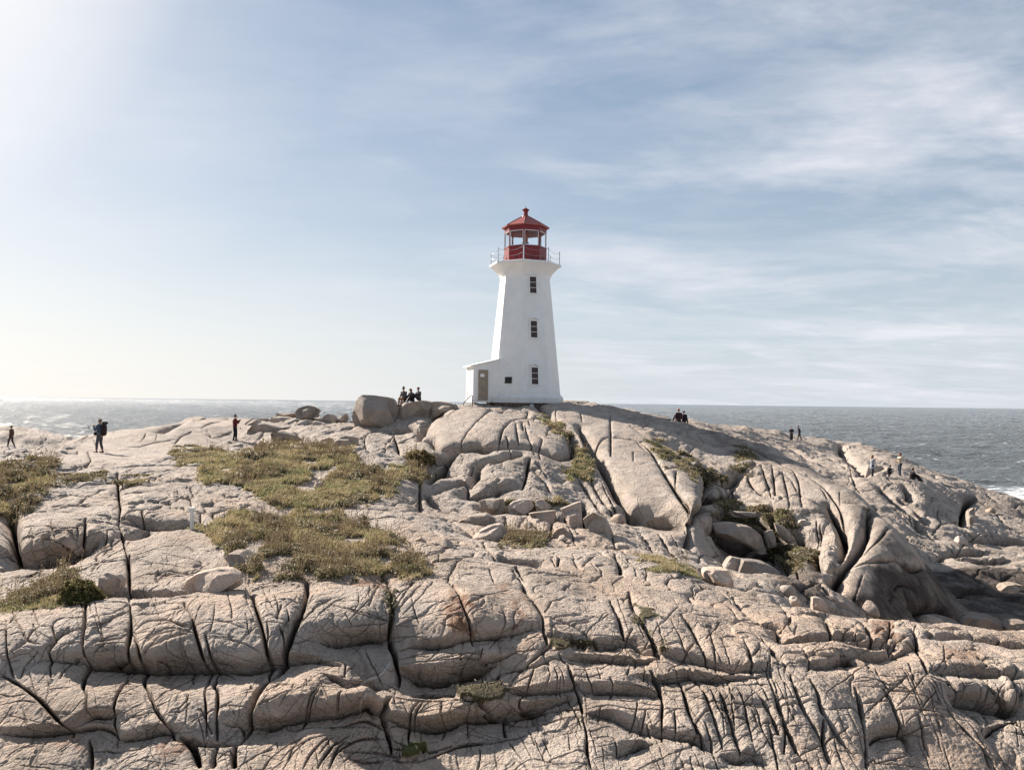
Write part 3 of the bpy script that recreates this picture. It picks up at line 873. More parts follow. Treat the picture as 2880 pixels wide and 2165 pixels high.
def cubic_idx(x, n):
    x = np.clip(x, 0, n - 1.001); i = np.floor(x).astype(int); f = x - i
    w = np.stack([(-f + 2 * f**2 - f**3) / 2, (2 - 5 * f**2 + 3 * f**3) / 2, (f + 4 * f**2 - 3 * f**3) / 2, (-f**2 + f**3) / 2])
    idx = np.stack([np.clip(i + k, 0, n - 1) for k in (-1, 0, 1, 2)]); return idx, w
def base_rel(u, v):
    """height/distance of the smooth surface at scattered u, v"""
    iu, wu = cubic_idx((np.asarray(u) - U0) / (U1 - U0) * (NU - 1), NU); iv, wv = cubic_idx((np.asarray(v) - V0) / (V1 - V0) * (NV - 1), NV)
    s = 0
    for a in range(4):
        for b in range(4): s = s + wv[a] * wu[b] * GB[iv[a], iu[b]]
    return s
def march(px, py, off=0.0, ymin=9.0, yprev=None):
    d = pix_dir(px, py); u = d[0] / d[1]; s = d[2] / d[1]
    Ys = np.exp(np.linspace(math.log(ymin), math.log(130), 900)); h = base_rel(np.full(900, u), np.log(Ys)) * Ys - off
    g = s * Ys - h; k = np.where(g < 0)[0]
    if len(k) == 0: return None
    k = k[0]
    if k == 0: Y = Ys[0]
    else: t = g[k - 1] / (g[k - 1] - g[k] + 1e-9); Y = Ys[k - 1] + t * (Ys[k] - Ys[k - 1])
    return np.array([u * Y, Y, base_rel(np.array([u]), np.array([math.log(Y)]))[0] * Y + CAMZ])

# fine grid: rows by distance, columns by bearing
us = np.concatenate([np.linspace(U0, -0.67, 110, endpoint=False), np.linspace(-0.67, 0.67, 1500), np.linspace(0.67, U1, 111)[1:]])
def rows():
    v = V0; out = []
    while v < V1:
        out.append(v); Y = math.exp(v)
        v += 0.02 if Y < 10 else 0.00085 if Y < 19.5 else 0.0014 if Y < 24 else 0.0019 if Y < 62 else 0.004 if Y < 110 else 0.02
    return np.array(out)
vs = rows(); NR, NC = len(vs), len(us)
iu, wu = cubic_idx((us - U0) / (U1 - U0) * (NU - 1), NU); iv, wv = cubic_idx((vs - V0) / (V1 - V0) * (NV - 1), NV)
T1 = sum(wu[b][None, :] * GB[:, iu[b]] for b in range(4)); S = sum(wv[a][:, None] * T1[iv[a]] for a in range(4))
YY = np.exp(vs)[:, None] * np.ones(NC)[None]; XX = YY * us[None]; ZZ = S * YY + CAMZ
XX = XX.astype(np.float32); YY = YY.astype(np.float32); ZZ = ZZ.astype(np.float32)
ZB = ZZ.copy()
def normals(X, Y, Z):
    def d(a, ax): return np.gradient(a, axis=ax)
    ax_, ay_, az_ = d(X, 1), d(Y, 1), d(Z, 1); bx_, by_, bz_ = d(X, 0), d(Y, 0), d(Z, 0)
    nx = ay_ * bz_ - az_ * by_; ny = az_ * bx_ - ax_ * bz_; nz = ax_ * by_ - ay_ * bx_
    l = np.sqrt(nx * nx + ny * ny + nz * nz) + 1e-12; return nx / l, ny / l, nz / l
NX, NY, NZ = normals(XX, YY, ZB)
PXS = YY / F                                    # metres per picture unit at each vertex

SMOOTHZ = ['1170,872 1300,880 1440,960 1530,1080 1520,1160 1350,1120 1270,980', '1450,905 1700,985 1860,1070 1990,1200 1985,1260 1850,1300 1800,1250 1830,1150 1700,1030', '905,985 920,920 1000,880 1130,895 1240,960 1240,1010 1050,990', '150,975 230,930 450,905 600,905 480,960 300,1000 100,1000']
def inside(px, py, poly):
    c = np.zeros(px.shape, bool); n = len(poly)
    for i in range(n):
        x1, y1 = poly[i]; x2, y2 = poly[(i + 1) % n]
        if y1 == y2: continue
        cond = ((y1 > py) != (y2 > py)) & (px < (x2 - x1) * (py - y1) / (y2 - y1) + x1); c ^= cond
    return c
# carve the joints
drop = np.zeros_like(ZZ); core = np.zeros_like(ZZ); soft = np.zeros_like(ZZ); under = np.zeros_like(ZZ)
CLS = {'X': (5.0, 60, 46, 14, 14), 'V': (9.0, 75, 26, 26, 30),  # core half width, core depth, round amplitude, round reach uphill, round reach downhill (picture units)
    'W': (4.2, 60, 17, 13, 13), 'M': (2.3, 30, 9, 9, 9), 'm': (1.3, 13, 5, 6, 6), 'f': (0.95, 6.5, 1.8, 4.0, 4.0),
    'L': (2.3, 20, 26, 9, 42), 'K': (2.9, 30, 56, 15, 75)}
UNDER = {'X': 12, 'K': 26, 'L': 12, 'V': 20}
def seg_region(P, Q, rad):
    ulo = min(P[0] / P[1], Q[0] / Q[1]); uhi = max(P[0] / P[1], Q[0] / Q[1]); ylo = min(P[1], Q[1]); yhi = max(P[1], Q[1])
    c0 = np.searchsorted(us, ulo - rad / ylo * 1.3); c1 = np.searchsorted(us, uhi + rad / ylo * 1.3)
    r0 = np.searchsorted(vs, math.log(max(ylo - rad, 3.0))); r1 = np.searchsorted(vs, math.log(yhi + rad))
    return slice(r0, r1 + 1), slice(c0, c1 + 1)
rj = np.random.RandomState(3)
def densify(pts, step, jit):
    out = [pts[0]]
    for a, b in zip(pts[:-1], pts[1:]):
        n = max(1, int(math.hypot(b[0] - a[0], b[1] - a[1]) / step))
        for k in range(1, n + 1):
            t = k / n; x = a[0] + (b[0] - a[0]) * t; y = a[1] + (b[1] - a[1]) * t
            if k < n: x += rj.normal() * jit; y += rj.normal() * jit
            out.append((x, y))
    return out
def smooth_line(p):
    if len(p) < 3: return p
    q = [p[0]]
    for i in range(len(p) - 1):
        a = p[max(i - 1, 0)]; b = p[i]; c = p[i + 1]; d = p[min(i + 2, len(p) - 1)]
        for t in (0.25, 0.5, 0.75, 1.0):
            q.append(tuple(0.5 * (2 * b[k] + (c[k] - a[k]) * t + (2 * a[k] - 5 * b[k] + 4 * c[k] - d[k]) * t * t + (-a[k] + 3 * b[k] - 3 * c[k] + d[k]) * t ** 3) for k in (0, 1)))
    return q
def carve_world(pts3, cls, k=1.0, taper=True, amp=1.0):
    wc, dc, R, wu_, wd_ = CLS[cls]; n = len(pts3); _wprev = 1.0
    for i in range(n - 1):
        P, Q = pts3[i], pts3[i + 1]
        if P is None or Q is None: continue
        if abs(P[1] - Q[1]) > 0.16 * P[1] + 0.4: continue
        Ym = 0.5 * (P[1] + Q[1]); m = Ym / F * k * min(1.0, 25.0 / Ym) ** 0.5
        tp = 1.0
        if taper: tp = min(1.0, 0.35 + 1.3 * min(i + 0.5, n - 1.5 - i + 0.5) / max(n - 1, 1) * 2.0)
        tp *= amp
        rad = max(wu_, wd_) * m * 2.6 + wc * m * 2
        rs, cs = seg_region(P, Q, rad)
        x = XX[rs, cs]; y = YY[rs, cs]; z = ZB[rs, cs]
        if x.size == 0: continue
        D = Q - P; L2 = float(D @ D) + 1e-9
        t = np.clip(((x - P[0]) * D[0] + (y - P[1]) * D[1] + (z - P[2]) * D[2]) / L2, 0, 1)
        ex = x - (P[0] + t * D[0]); ey = y - (P[1] + t * D[1]); ez = z - (P[2] + t * D[2])
        d = np.sqrt(ex * ex + ey * ey + ez * ez) + 1e-6
        up = 0.5 + 0.5 * (ey * 0.92 + ez * 0.39) / d; up = up * up * (3 - 2 * up)
        w = (wd_ + (wu_ - wd_) * up) * m
        g = R * m * tp * np.exp(-(d / w) ** 1.25)
        drop[rs, cs] = np.maximum(drop[rs, cs], g)
        if i % 3 == 0: _wprev = 0.55 + 0.9 * rj.rand()
        wcm = wc * m * (0.6 + 0.4 * tp) * _wprev
        if cls in UNDER: under[rs, cs] = np.maximum(under[rs, cs], UNDER[cls] * m * tp * np.exp(-(d / (11 * m)) ** 2))
        c = dc * m * tp * np.exp(-(d / wcm) ** 2); core[rs, cs] = np.maximum(core[rs, cs], c)
        s = tp * {'f': .62, 'm': .85}.get(cls, 1.0) * np.exp(-(d / max(wcm * 1.25, 1.5 * m)) ** 2); soft[rs, cs] = np.maximum(soft[rs, cs], s)
for line in CRK.strip().splitlines():
    tk = line.split(); cls = tk[1]; pts = smooth_line(zpts(tk[0], tk[2:]))
    pts = densify(pts, 9, 0.8)
    R = CLS[cls][2]; p3 = []
    for (px, py) in pts:
        q = march(px, py, 0.0)
        if q is not None: q = march(px, py, R * q[1] / F * 0.9 * min(1.0, 25.0 / q[1]) ** 0.5)
        p3.append(q)
    carve_world(p3, cls)

# thin straight joints in three crossing sets over the near benches
rq = np.random.RandomState(21)
for q in range(430):
    px = rq.uniform(-40, 2250); py = rq.uniform(1215, 1670)
    if py < 1200 + 0.09 * px: continue
    right_ = px > 900 + 500 * rq.rand()
    kset = rq.choice(3, p=[.46, .30, .24] if right_ else [.25, .35, .40])
    ang = math.radians((72 + rq.normal() * 5, 4 + rq.normal() * 6, -38 + rq.normal() * 9)[kset]); L_ = rq.uniform(35, 130) * (1.15 if right_ else .8)
    if kset == 1: L_ *= 1.1
    n_ = max(3, int(L_ / 12)); bend = rq.normal() * .10
    pl = [(px + math.cos(ang + bend * t / n_) * L_ * t / n_ + rq.normal() * .7, py + math.sin(ang + bend * t / n_) * L_ * t / n_ + rq.normal() * .7) for t in range(n_ + 1)]
    carve_world([march(a_, b_) for a_, b_ in pl], 'm' if rq.rand() < (.30 if right_ else .12) else 'f', amp=rq.uniform(.6, 1.0))
# secondary joint sets over the whole outcrop, warped and broken up
wx = XX + 0.35 * fbm(XX * 0.7, YY * 0.7, 3, 11); wy = YY + 0.35 * fbm(XX * 0.7 + 40, YY * 0.7, 3, 12)
gate1 = sstep(-0.15, 0.25, fbm(XX * 0.28, YY * 0.28, 3, 21)); gate2 = sstep(-0.1, 0.3, fbm(XX * 0.35 + 9, YY * 0.35, 3, 25))
rightf = sstep(-2, 4, XX) * sstep(26, 19, YY)     # the finely jointed bench lies to the right
def rot(a, b, deg): c, s = math.cos(math.radians(deg)), math.sin(math.radians(deg)); return a * c - b * s, a * s + b * c
far = sstep(22, 40, YY)
a1, b1 = rot(wx, wy, 17); c1_, id1 = cellular(a1 * 1.5, b1 * 0.42, 1)
a2, b2 = rot(wx, wy, -58); c2_, id2 = cellular(a2 * 1.05, b2 * 0.7, 2)
g1 = np.exp(-(c1_ / 0.05) ** 2) * gate1 * (0.5 + 0.7 * rightf) * (1 - far)
g2 = np.exp(-(c2_ / 0.035) ** 2) * gate2 * (0.7 + 0.5 * rightf) * (1 - far)
a3, b3 = rot(wx, wy, 30); c3_, id3 = cellular(a3 * 0.34, b3 * 0.22, 3)
g3 = np.exp(-(c3_ / 0.03) ** 2) * far * sstep(75, 60, YY) * 0.7
a4, b4 = rot(wx, wy, -35); c4_, id4 = cellular(a4 * 1.0, b4 * 0.45, 4); gate4 = sstep(-0.2, 0.2, fbm(XX * 0.12, YY * 0.12 + 5, 3, 27))
mid_ = sstep(17, 24, YY) * sstep(85, 70, YY)
g4 = np.exp(-(c4_ / 0.035) ** 2) * mid_ * gate4
c5_, id5 = cellular(wx * 0.8 + wy * .2, wy * 0.6, 5)
round1 = np.exp(-np.clip(c1_, 0, 9) / 0.14) * gate1 * rightf * (1 - far)
proc = 0.055 * g1 + 0.03 * g2 + 0.12 * g3 + 0.05 * round1 + 0.07 * g4 + 0.05 * gate4 * mid_ * np.exp(-c4_ / 0.12)
tilt = ((id1 - 0.5) * 0.08 * gate1 * rightf) * (1 - far) + (id4 - .5) * 0.14 * gate4 * mid_ * sstep(0, .12, c4_) + (id3 - .5) * 0.22 * far * sstep(0, .1, c3_) * sstep(75, 60, YY) + (id5 - .5) * 0.10 * gate2 * (1 - far) * sstep(0, .04, c5_)
smz = np.zeros_like(ZZ); PX0, PY0 = project(XX, YY, ZB)
for poly in SMOOTHZ: smz = np.maximum(smz, inside(PX0, PY0, zpts('P', poly.split())))
smz = blur(smz.astype(np.float32), 12); proc = proc * (1 - .9 * smz); tilt = tilt * (1 - .9 * smz); g1 = g1 * (1 - .9 * smz); g2 = g2 * (1 - .9 * smz); g3 = g3 * (1 - .95 * smz); g4 = g4 * (1 - .95 * smz)
# general relief
rel = 0.10 * fbm(XX * 0.33, YY * 0.33, 3, 31) * (0.6 + 1.6 * far) + (0.030 + 0.045 * sstep(22, 32, YY)) * fbm(XX * 1.6, YY * 1.6, 4, 32) + 0.010 * fbm(XX * 6, YY * 6, 3, 33)
rel += 0.25 * sstep(24, 50, YY) * sstep(62, 80, YY) * fbm(XX * 0.25, YY * 0.5, 4, 35)
fine = 0.006 * fbm(XX * 18, YY * 18, 2, 34) * sstep(30, 20, YY)
# pillowing of the big far blocks
rel = rel * (1 - .6 * smz)
dsp = -(drop + core) - proc + tilt + rel + fine

# plants mask
PXg, PYg = project(XX, YY, ZB - np.minimum(drop, 0.2))
veg = np.zeros_like(ZZ); vgreen = np.zeros_like(ZZ); vtall = np.zeros_like(ZZ)
vis_dist_ok = {}
nzx = 22 * fbm(XX * 1.1, YY * 1.1, 5, 41, 0.7); nzy = 11 * fbm(XX * 0.9, YY * 0.9 + 30, 5, 42, 0.65)
hol = fbm(XX * 0.8 + 3, YY * 0.8, 4, 43)
# first visible surface test, so a patch is not repeated on ground hidden behind it
scr = np.minimum.accumulate(PYg, axis=0); hiddenrow = PYg > scr + 3.0
for line in VEG.strip().splitlines():
    tk = line.split(); g_, t_ = float(tk[0]), float(tk[1]); poly = zpts('P', tk[2:])
    xs = [p[0] for p in poly]; ys = [p[1] for p in poly]
    sel = (PXg > min(xs) - 20) & (PXg < max(xs) + 20) & (PYg > min(ys) - 12) & (PYg < max(ys) + 12) & ~hiddenrow
    idx = np.where(sel)
    ins = inside(PXg[idx] + nzx[idx], PYg[idx] + nzy[idx], poly)
    ins &= (hol[idx] > -0.27)
    I = (idx[0][ins], idx[1][ins]); veg[I] = 1; vgreen[I] = g_; vtall[I] = t_
vegs = blur(veg, 3); vgreen = blur(vgreen, 3) / np.maximum(vegs, 0.05); vtall = blur(vtall, 3) / np.maximum(vegs, 0.05)
lump = 0.5 + 0.5 * fbm(XX * 1.1, YY * 1.1, 4, 51)
dsp = dsp * (1 - 0.75 * vegs) + vegs * (0.0 + 0.10 * np.clip(lump, 0, 1.2) * np.clip(vtall, 0, 1.3))
XF = XX + NX * dsp; YF = YY + NY * dsp + under * (1 - vegs); ZF = ZB + NZ * dsp

# veins, rust stains, soil
vein = np.zeros_like(ZZ)
for line in VEINS.strip().splitlines():
    tk = line.split(); pts = densify(smooth_line(zpts(tk[0], tk[1:])), 8, 0.8)
    p3 = [march(px, py) for px, py in pts]
    for P, Q in zip(p3[:-1], p3[1:]):
        if P is None or Q is None: continue
        rs, cs = seg_region(P, Q, 0.12); x = XX[rs, cs]; y = YY[rs, cs]; z = ZB[rs, cs]; D = Q - P; L2 = float(D @ D) + 1e-9
        t = np.clip(((x - P[0]) * D[0] + (y - P[1]) * D[1] + (z - P[2]) * D[2]) / L2, 0, 1)
        d = np.sqrt((x - P[0] - t * D[0])**2 + (y - P[1] - t * D[1])**2 + (z - P[2] - t * D[2])**2)
        vein[rs, cs] = np.maximum(vein[rs, cs], np.exp(-(d / (1.3 * P[1] / F)) ** 2))
rust = np.zeros_like(ZZ)
for (z_, x_, y_, rx_, ry_, s_) in [('E', 900, 400, 90, 150, 1.0), ('E', 850, 290, 60, 60, .7), ('E', 1310, 390, 45, 170, .8), ('E', 1190, 230, 50, 60, .6),
        ('E', 300, 190, 160, 60, .7), ('E', 360, 220, 90, 50, .5), ('F', 1400, 440, 80, 70, .8), ('D', 1100, 1240, 160, 60, .8), ('F', 1850, 560, 160, 70, .35),
        ('D', 450, 1230, 160, 40, .6), ('E', 1240, 600, 200, 25, .3), ('D', 1290, 450, 60, 60, .5), ('F', 2000, 780, 170, 60, .3), ('E', 950, 500, 80, 90, .7)]:
    ox, oy, s = ZM[z_]; px, py = ox + s * x_, oy + s * y_
    r = np.sqrt(((PXg - px + 1.2 * nzx) / (rx_ * s)) ** 2 + ((PYg - py + 2 * nzy) / (ry_ * s)) ** 2)
    rust = np.maximum(rust, s_ * sstep(1.15, 0.3, r))
rust = rust * (0.55 + 0.6 * fbm(XX * 3, YY * 3, 3, 61) + 0.25)
V = np.stack([XF, YF, ZF], -1).reshape(-1, 3)
gme = np_mesh("ground", V, grid_faces(NR, NC))
attr(gme, 'crack', np.clip(soft + 0.5 * g1 + 0.45 * g2 + 0.6 * g3 + 0.5 * g4, 0, 1)); attr(gme, 'veg', vegs); attr(gme, 'vein', vein); attr(gme, 'rust', np.clip(rust * 1.5, 0, 1))
attr(gme, 'green', vgreen)
stain_shade = np.zeros_like(ZZ)  # dark lichen tone, plus gully and hollow shade painted into the colour
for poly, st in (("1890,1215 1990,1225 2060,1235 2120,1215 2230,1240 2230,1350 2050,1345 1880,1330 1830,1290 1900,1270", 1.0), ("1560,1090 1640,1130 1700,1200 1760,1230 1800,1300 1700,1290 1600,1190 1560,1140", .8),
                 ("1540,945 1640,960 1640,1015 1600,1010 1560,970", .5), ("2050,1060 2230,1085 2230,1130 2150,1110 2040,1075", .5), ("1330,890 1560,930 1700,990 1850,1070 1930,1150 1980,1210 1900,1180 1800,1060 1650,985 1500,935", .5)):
    pl = zpts('P', poly.split()); ins = inside(PXg + nzx, PYg + 1.5 * nzy, pl) & ~hiddenrow; stain_shade = np.maximum(stain_shade, st * ins)
stain_shade = blur(stain_shade, 6); attr(gme, 'black', stain_shade)
def ground_z(x, y):
    """height of the finished surface near x, y"""
    c = int(np.clip(np.searchsorted(us, x / y), 0, NC - 1)); r = int(np.clip(np.searchsorted(vs, math.log(y)), 0, NR - 1))
    return float(ZF[r, c])
def on_ground(px, py, off=0.0):
    q = None
    while q is None: q = march(px, py); py += 2
    return Vector((q[0], q[1], ground_z(q[0], q[1]) + off))

# ---- granite
def granite(name, terrain=False, tint=(1, 1, 1), seed=0.0, grain=1.0):
    m = bpy.data.materials.new(name); m.use_nodes = True; nt = m.node_tree; b = nt.nodes['Principled BSDF']
    geo = nn(nt, 'ShaderNodeNewGeometry'); pos = mapping(nt, geo.outputs['Position'], loc=(seed, seed * 2.1, 0))
    big = noise(nt, pos, 0.35, 4, 0.55); mid = noise(nt, pos, 2.2, 5, 0.6); sm = noise(nt, pos, 9.0, 4, 0.65)
    gr = noise(nt, pos, 75.0, 2, 0.7); gr2 = noise(nt, pos, 26.0, 3, 0.7)
    c = mixc(nt, ramp(nt, big, [(0.38, 0), (0.60, 1)]), (0.475, 0.352, 0.268), (0.450, 0.376, 0.320))
    c = mixc(nt, math_n(nt, 'MULTIPLY', ramp(nt, noise(nt, mapping(nt, geo.outputs['Position'], (1.0, 0.35, 0.5), (0, 0, 0.3), (seed, 2, 8)), 0.8, 6, 0.68), [(0.50, 0), (0.64, 1)]), 0.70), c, (0.20, 0.152, 0.118))
    c = mixc(nt, ramp(nt, mid, [(0.40, 0), (0.68, 0.55)]), c, (0.35, 0.28, 0.228))
    c = mixc(nt, ramp(nt, sm, [(0.52, 0), (0.72, 0.45)]), c, (0.53, 0.45, 0.385))
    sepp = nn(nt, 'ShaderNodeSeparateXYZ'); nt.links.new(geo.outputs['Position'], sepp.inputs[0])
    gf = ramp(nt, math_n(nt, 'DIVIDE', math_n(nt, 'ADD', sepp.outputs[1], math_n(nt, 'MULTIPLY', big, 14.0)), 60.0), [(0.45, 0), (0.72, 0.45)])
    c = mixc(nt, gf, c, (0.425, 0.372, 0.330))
    lich = math_n(nt, 'MULTIPLY', ramp(nt, noise(nt, mapping(nt, geo.outputs['Position'], loc=(9 + seed, 4, 1)), 1.1, 6, 0.7), [(0.46, 0), (0.60, 1)]), ramp(nt, gr2, [(0.46, 0), (0.60, 0.75)]))
    c = mixc(nt, lich, c, (0.115, 0.105, 0.095))
    c = mixc(nt, ramp(nt, gr, [(0.30, 0.55), (0.44, 0)]), c, (0.15, 0.13, 0.115))
    c = mixc(nt, ramp(nt, gr, [(0.60, 0), (0.74, 0.5)]), c, (0.62, 0.575, 0.53))
    bh = math_n(nt, 'ADD', math_n(nt, 'MULTIPLY', sm, 0.12), math_n(nt, 'ADD', math_n(nt, 'MULTIPLY', gr2, 0.055), math_n(nt, 'MULTIPLY', gr, 0.010)))
    if terrain:
        def at_(n_):
            a = nt.nodes.new('ShaderNodeAttribute'); a.attribute_name = n_; return a.outputs['Fac']
        # hair-thin joints
        wv_ = nn(nt, 'ShaderNodeMix', data_type='RGBA'); wv_.inputs[0].default_value = 0.25
        nt.links.new(geo.outputs['Position'], wv_.inputs[6]); nt.links.new(noise(nt, pos, 1.3, 3, 0.6, out=1), wv_.inputs[7])
        def hair(scale, rz, sc, w):
            mp = mapping(nt, wv_.outputs[2], sc, (0.25, 0.15, math.radians(rz)))
            vo = nn(nt, 'ShaderNodeTexVoronoi', feature='DISTANCE_TO_EDGE'); vo.inputs['Scale'].default_value = scale
            nt.links.new(mp, vo.inputs['Vector']); return ramp(nt, vo.outputs['Distance'], [(0.0, 1.0), (w, 0.0)])
        h3 = math_n(nt, 'MULTIPLY', hair(2.9, 75, (1, 0.6, 1.3), 0.026), ramp(nt, noise(nt, mapping(nt, pos, loc=(15, 2, 5)), 0.6, 3), [(0.45, 0), (0.56, 0.8)]))
        h = math_n(nt, 'MAXIMUM', math_n(nt, 'MULTIPLY', hair(1.6, 20, (1, 0.35, 1), 0.020), ramp(nt, noise(nt, pos, 0.45, 3), [(0.42, 0), (0.54, 1)])),
                   math_n(nt, 'MULTIPLY', hair(1.1, -50, (1, 0.5, 1), 0.016), ramp(nt, noise(nt, mapping(nt, pos, loc=(5, 5, 5)), 0.5, 3), [(0.42, 0), (0.54, 1)])))
        h = math_n(nt, 'MAXIMUM', h, h3)
        c = mixc(nt, math_n(nt, 'MULTIPLY', h, 0.38), c, (0.12, 0.095, 0.075))
        bh = math_n(nt, 'SUBTRACT', bh, math_n(nt, 'MULTIPLY', h, 0.05))
        rs_ = math_n(nt, 'MULTIPLY', at_('rust'), ramp(nt, mid, [(0.3, 0.5), (0.6, 1.0)]))
        c = mixc(nt, math_n(nt, 'MULTIPLY', rs_, 0.85), c, (0.20, 0.092, 0.045))
        c = mixc(nt, ramp(nt, at_('crack'), [(0.18, 0), (0.75, 0.85)]), c, mixc(nt, ramp(nt, mid, [(0.4, 0), (0.6, 1)]), (0.045, 0.034, 0.026), (0.10, 0.065, 0.035)))
        c = mixc(nt, math_n(nt, 'MULTIPLY', at_('vein'), 0.9), c, (0.62, 0.58, 0.52))
        c = mixc(nt, math_n(nt, 'MULTIPLY', at_('black'), ramp(nt, noise(nt, pos, 0.8, 6, 0.65), [(0.30, 0.55), (0.55, 1.0)])), c, (0.060, 0.047, 0.040))  # dark stain together with the painted shade of gully and hollow
        # wet dark rock towards the sea
        sp = nn(nt, 'ShaderNodeSeparateXYZ'); nt.links.new(geo.outputs['Position'], sp.inputs[0])
        wet = ramp(nt, math_n(nt, 'ADD', sp.outputs[2], math_n(nt, 'MULTIPLY', mid, 2.0)), [(0.0, 1), (1, 1)])
        wet = math_n(nt, 'SUBTRACT', 1.0, ramp(nt, math_n(nt, 'DIVIDE', math_n(nt, 'ADD', sp.outputs[2], math_n(nt, 'MULTIPLY', mid, 2.0)), 5.0), [(0.45, 0), (0.85, 1)]))
        c = mixc(nt, math_n(nt, 'MULTIPLY', wet, 0.8), c, (0.07, 0.055, 0.045))
        sl = mixc(nt, ramp(nt, gr2, [(0.4, 0), (0.6, 1)]), (0.05, 0.038, 0.022), (0.11, 0.085, 0.045))
        sl = mixc(nt, at_('green'), sl, (0.075, 0.085, 0.028))
        c = mixc(nt, ramp(nt, at_('veg'), [(0.35, 0), (0.6, 1)]), c, sl)
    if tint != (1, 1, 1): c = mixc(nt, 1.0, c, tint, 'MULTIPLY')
    nt.links.new(c, b.inputs['Base Color']); b.inputs['Roughness'].default_value = 0.85; b.inputs['Specular IOR Level'].default_value = 0.25
    bp = nn(nt, 'ShaderNodeBump'); bp.inputs['Strength'].default_value = 0.85; bp.inputs['Distance'].default_value = 1.0
    nt.links.new(bh, bp.inputs['Height']); nt.links.new(bp.outputs[0], b.inputs['Normal'])
    return m
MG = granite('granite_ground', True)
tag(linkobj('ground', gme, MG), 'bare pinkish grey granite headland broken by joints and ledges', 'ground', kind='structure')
# ---------------------------------------------------------------- sea
su = np.linspace(-1.5, 1.5, 1100); sy = [35.0]
while sy[-1] < 30000: sy.append(sy[-1] * (1.0038 if sy[-1] < 3500 else 1.03))
sy = np.array(sy); SY = sy[:, None] * np.ones(len(su))[None]; SX = SY * su[None]
rw = np.random.RandomState(5); SZ = np.zeros_like(SX)
for k in range(34):
    lam = 2.2 * 1.105 ** k; ang = math.radians(-95 + rw.normal() * 28); kx, ky = math.cos(ang) * 2 * math.pi / lam, math.sin(ang) * 2 * math.pi / lam
    am = 0.016 * lam ** 0.85 * (0.75 if lam > 20 else 1) * sstep(0.9, 3.0, lam / (SY * 0.0035)); ph = rw.uniform(0, 6.28)
    gate = 0.6 + 0.6 * perlin(SX / (lam * 4), SY / (lam * 4), k)
    s = np.sin(SX * kx + SY * ky + ph); SZ += am * gate * (1 - 2 * np.abs(s) ** 0.8) * 0.8
sme = np_mesh('sea', np.stack([SX, SY, SZ], -1).reshape(-1, 3), grid_faces(len(sy), len(su)))
# surf: white water along the right shore
fo = np.exp(-((SX - (0.52 * SY + 8)) / 14) ** 2) * 0
gx = np.clip(np.searchsorted(us, su), 0, NC - 1)
shore = np.zeros_like(SX) - 8.0
Yrow = np.exp(vs)
for j, y in enumerate(sy):
    if y > 118: break
    r = np.clip(np.searchsorted(vs, math.log(y)), 0, NR - 1); ok = (su > us[0]) & (su < us[-1])
    shore[j] = np.where(ok, ZF[r, gx], -8)
foam = sstep(-2.6, -0.3, blur(np.clip(shore,-8,1), 10)) * sstep(20, 40, SX)
uu = SX / SY; foam = np.maximum(foam, sstep(.38, .52, uu) * sstep(150, 108, SY))
attr(sme, 'foam', foam)
m = bpy.data.materials.new('sea_water'); m.use_nodes = True; nt = m.node_tree; b = nt.nodes['Principled BSDF']
geo = nn(nt, 'ShaderNodeNewGeometry'); pos = geo.outputs['Position']
b.inputs['Base Color'].default_value = (0.18, 0.205, 0.22, 1); b.inputs['Roughness'].default_value = 0.26; b.inputs['IOR'].default_value = 1.333
w1 = noise(nt, mapping(nt, pos, (0.45, 1.1, 1), (0, 0, 0.12)), 1.0, 8, 0.68, 0.3)
w2 = noise(nt, mapping(nt, pos, (0.035, 0.07, 1), (0, 0, -0.1)), 1.0, 5, 0.6)
bp = nn(nt, 'ShaderNodeBump'); bp.inputs['Strength'].default_value = 1.0; bp.inputs['Distance'].default_value = 2.3
nt.links.new(math_n(nt, 'ADD', math_n(nt, 'MULTIPLY', w1, 1.9), math_n(nt, 'MULTIPLY', w2, 3.0)), bp.inputs['Height'])
nt.links.new(bp.outputs[0], b.inputs['Normal'])
fa = nn(nt, 'ShaderNodeAttribute', attribute_name='foam')
fn = noise(nt, mapping(nt, pos, (0.22, 0.55, 1)), 1.0, 7, 0.7, 0.8)
wc_ = math_n(nt, 'MULTIPLY', ramp(nt, noise(nt, mapping(nt, pos, (0.11, 0.34, 1), (0, 0, 0.1)), 1.0, 6, 0.62, 0.4), [(0.665, 0), (0.70, 0.8)]), 1.0)
ff = math_n(nt, 'MAXIMUM', wc_, ramp(nt, math_n(nt, 'ADD', math_n(nt, 'MULTIPLY', fa.outputs['Fac'], 0.23), math_n(nt, 'SUBTRACT', fn, 0.30)), [(0.30, 0), (0.46, 1)]))
ff = math_n(nt, 'MULTIPLY', ff, 1.0)
foamb = nn(nt, 'ShaderNodeBsdfDiffuse'); foamb.inputs[0].default_value = (0.72, 0.75, 0.77, 1)
mx = nn(nt, 'ShaderNodeMixShader'); nt.links.new(ff, mx.inputs[0]); nt.links.new(b.outputs[0], mx.inputs[1]); nt.links.new(foamb.outputs[0], mx.inputs[2])
nt.links.new(mx.outputs[0], nt.nodes['Material Output'].inputs[0])
tag(linkobj('sea', sme, m), 'choppy blue grey sea reaching the horizon', 'sea', kind='structure')
